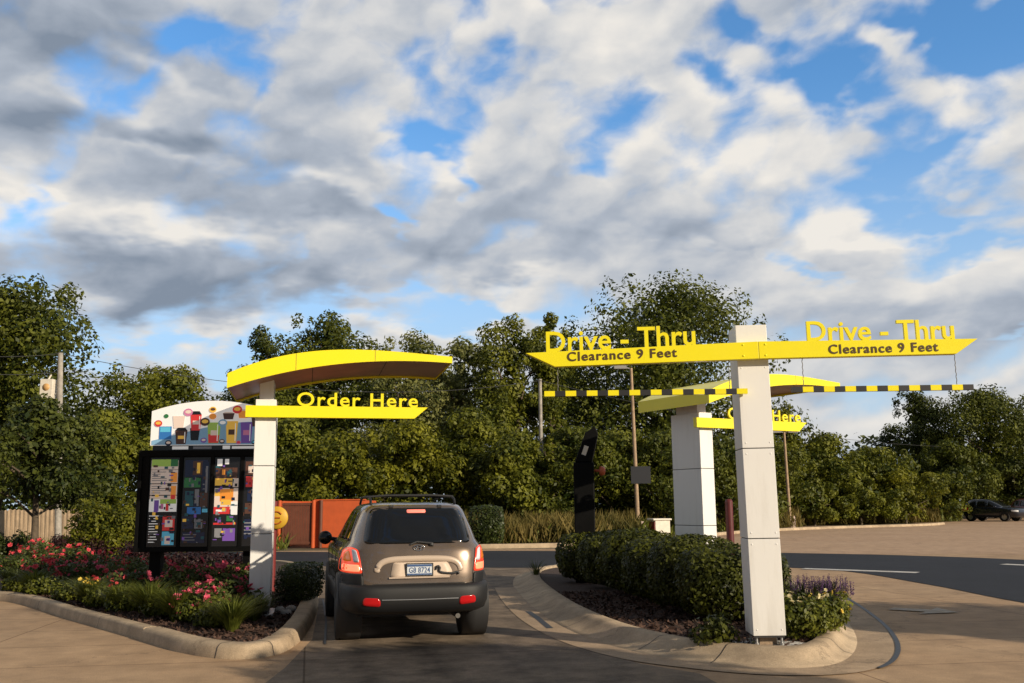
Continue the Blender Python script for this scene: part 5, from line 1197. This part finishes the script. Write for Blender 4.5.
# rotation: positive = rising to the right
HOLES = [(200, 32, 44, 22, 20, -.5), (497, 58, 30, 22, 20, -.30), (412, 134, 34, 12, 15, -.28), (555, 12, 36, 14, 0, -.4), (705, 60, 34, 30, 50, -.5), (745, 18, 50, 14, 30, -.45), (905, 36, 105, 34, -8, -.72), (850, 88, 70, 18, 15, -.38), (1010, 20, 50, 30, 0, -.45), (930, 150, 36, 40, -60, -.45), (960, 225, 70, 12, 0, -.32), (905, 200, 44, 18, 30, -.38),
         (600, 182, 50, 9, 10, -.2), (450, 172, 40, 9, 35, -.4), (395, 215, 30, 9, 30, -.4), (30, 235, 70, 26, 0, -.4), (60, 300, 60, 30, 0, -.35), (150, 350, 140, 22, 0, -.55), (380, 290, 80, 12, 12, -.35), (440, 320, 110, 16, 0, -.45), (820, 268, 60, 10, 8, -.4), (980, 255, 60, 12, 0, -.4), (700, 245, 60, 6, 10, -.25), (250, 370, 60, 18, 0, -.4), (1000, 320, 60, 6, 0, -.2), (20, 200, 14, 14, 0, -.2), (895, 36, 22, 14, 40, .5), (60, 210, 30, 10, 0, -.3)]
SHADE = [(60, 30, 150, 50, 0, -.42), (60, 125, 160, 24, 5, -.34), (270, 165, 150, 34, 10, -.22), (190, 285, 160, 34, -3, -.40), (230, 205, 120, 24, 5, -.22), (420, 235, 110, 28, 10, -.18), (560, 195, 120, 24, 8, -.16), (680, 235, 90, 16, 8, -.22), (640, 130, 70, 24, 10, .12), (150, 65, 60, 16, 22, .34), (100, 95, 80, 14, 8, .22), (170, 160, 60, 10, 0, .30), (170, 232, 80, 16, -4, .38), (15, 205, 30, 26, 0, .42), (335, 182, 46, 13, 8, .40), (412, 160, 34, 16, 15, .40), (320, 240, 90, 18, 5, .16), (740, 90, 120, 34, 15, .26), (770, 175, 120, 28, 12, .26), (600, 60, 60, 30, 15, .18), (870, 232, 60, 14, 8, .40), (980, 120, 40, 60, 0, .22), (1000, 180, 60, 30, 0, -.18), (520, 285, 50, 14, 0, .30), (470, 255, 80, 14, 5, -.08), (760, 290, 180, 16, 0, .12), (900, 325, 140, 18, 0, -.12), (420, 60, 90, 40, 0, .06), (350, 330, 200, 16, 0, .25), (300, 118, 70, 20, 10, -.08)]
elp = mth('MAXIMUM', el, -.05)
rows = mth('MULTIPLY', mth('LOGARITHM', mth('ADD', elp, .20), 2.718), 5.2)
def cloud_coord(dv):
    c_ = N('ShaderNodeCombineXYZ'); L(mth('MULTIPLY', az, 6.2), c_.inputs[0])
    L(mth('ADD', mth('MULTIPLY_ADD', az, -3.4, rows), dv), c_.inputs[1]); return c_.outputs[0]
def puff_coord(dv):
    c_ = N('ShaderNodeCombineXYZ'); L(mth('MULTIPLY', az, 13.0), c_.inputs[0])
    L(mth('MULTIPLY', mth('ADD', mth('MULTIPLY_ADD', az, -.10, el), dv), 19.0), c_.inputs[1]); return c_.outputs[0]
cw = vm('MULTIPLY', vm('SUBTRACT', noise(puff_coord(0.0), .8, 3, .5, 'Color'), (.5, .5, .5)), (.7, .5, .5))
def field(d1, d2):
    lo = noise(vm('ADD', cloud_coord(d1), cw), 1.0, 2, .5); hi = noise(vm('ADD', puff_coord(d2), vm('MULTIPLY', cw, (1.2, 1.2, 1.2))), 1.0, 7, .52)
    return mth('MULTIPLY_ADD', hi, .43, mth('MULTIPLY', lo, .72))
n0 = mth('SUBTRACT', field(0.0, 0.0), .06); n1 = mth('SUBTRACT', field(.22, .016), .06)
cov = blob_sum(HOLES, .765)
back = mth('MULTIPLY', mth('MULTIPLY', sx.outputs[1], -3.0, clamp=True), .42); high = mth('MULTIPLY', mth('MULTIPLY', mth('SUBTRACT', sx.outputs[2], .58), 4.0, clamp=True), .40)

dens = mth('MULTIPLY_ADD', mth('SUBTRACT', n0, .5), 2.3, cov)
alpha = N('ShaderNodeMapRange', interpolation_type='SMOOTHSTEP'); alpha.inputs['From Min'].default_value = .33; alpha.inputs['From Max'].default_value = .76; L(dens, alpha.inputs['Value'])
shd = blob_sum(SHADE, .62, 1.2)
rim = mth('MULTIPLY', mth('SUBTRACT', n0, n1), 1.8)
thick = mth('MULTIPLY', mth('SUBTRACT', dens, .72), -.30)
lum = mth('ADD', mth('ADD', shd, rim), thick, clamp=False)
cr = N('ShaderNodeValToRGB'); e = cr.color_ramp.elements
CL = 1.0
e[0].position = .05; e[0].color = (.245, .30, .385, 1); e[1].position = .95; e[1].color = (.93, .89, .83, 1)
x_ = cr.color_ramp.elements.new(.42); x_.color = (.46, .51, .59, 1); x_ = cr.color_ramp.elements.new(.66); x_.color = (.69, .70, .715, 1)
L(lum, cr.inputs['Fac'])
SKY_S = .14
fill_dim = mth('SUBTRACT', 1.0, mth('MULTIPLY', mth('MAXIMUM', mth('MULTIPLY', sx.outputs[1], -3.0, clamp=True), mth('MULTIPLY', mth('SUBTRACT', sx.outputs[2], .60), 4.0, clamp=True)), .72))  # added: unseen clouds behind and overhead darkened to cut the fill light
sc_ = N('ShaderNodeVectorMath', operation='SCALE'); L(cr.outputs['Color'], sc_.inputs[0]); L(mth('MULTIPLY', fill_dim, .93 / SKY_S), sc_.inputs['Scale'])
blue = N('ShaderNodeMix', data_type='RGBA', blend_type='MULTIPLY'); blue.inputs[0].default_value = 1; L(sky.outputs[0], blue.inputs[6]); blue.inputs[7].default_value = (.78, 1.25, 1.55, 1)
pale = N('ShaderNodeMapRange', interpolation_type='SMOOTHSTEP'); L(el, pale.inputs['Value'])
for k_, v_ in (('From Min', .02), ('From Max', .44), ('To Min', .92), ('To Max', 0.0)): pale.inputs[k_].default_value = v_
bl2 = N('ShaderNodeMix', data_type='RGBA'); L(pale.outputs[0], bl2.inputs[0]); L(blue.outputs[2], bl2.inputs[6]); bl2.inputs[7].default_value = (.50 / SKY_S, .62 / SKY_S, .76 / SKY_S, 1)
hz = N('ShaderNodeMapRange'); hz.inputs['From Min'].default_value = -.02; hz.inputs['From Max'].default_value = .06; L(sx.outputs[2], hz.inputs['Value'])
am = mth('MULTIPLY', alpha.outputs[0], hz.outputs[0])
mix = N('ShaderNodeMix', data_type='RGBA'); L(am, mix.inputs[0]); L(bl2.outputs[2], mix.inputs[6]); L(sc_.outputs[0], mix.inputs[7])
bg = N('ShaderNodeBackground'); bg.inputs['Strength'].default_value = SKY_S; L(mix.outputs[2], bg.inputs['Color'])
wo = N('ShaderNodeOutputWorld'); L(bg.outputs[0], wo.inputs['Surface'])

# ------------------------------------------------------------------ render settings
vs_ = sc.view_settings; sc.display_settings.display_device = 'sRGB'; vs_.view_transform = 'Standard'; vs_.look = 'None'; vs_.exposure = 0.0; vs_.gamma = 1.0; vs_.use_curve_mapping = False
sc.render.engine = 'CYCLES'; sc.cycles.max_bounces = 6; sc.cycles.diffuse_bounces = 3; sc.cycles.glossy_bounces = 3; sc.cycles.transmission_bounces = 2; sc.cycles.use_denoising = True
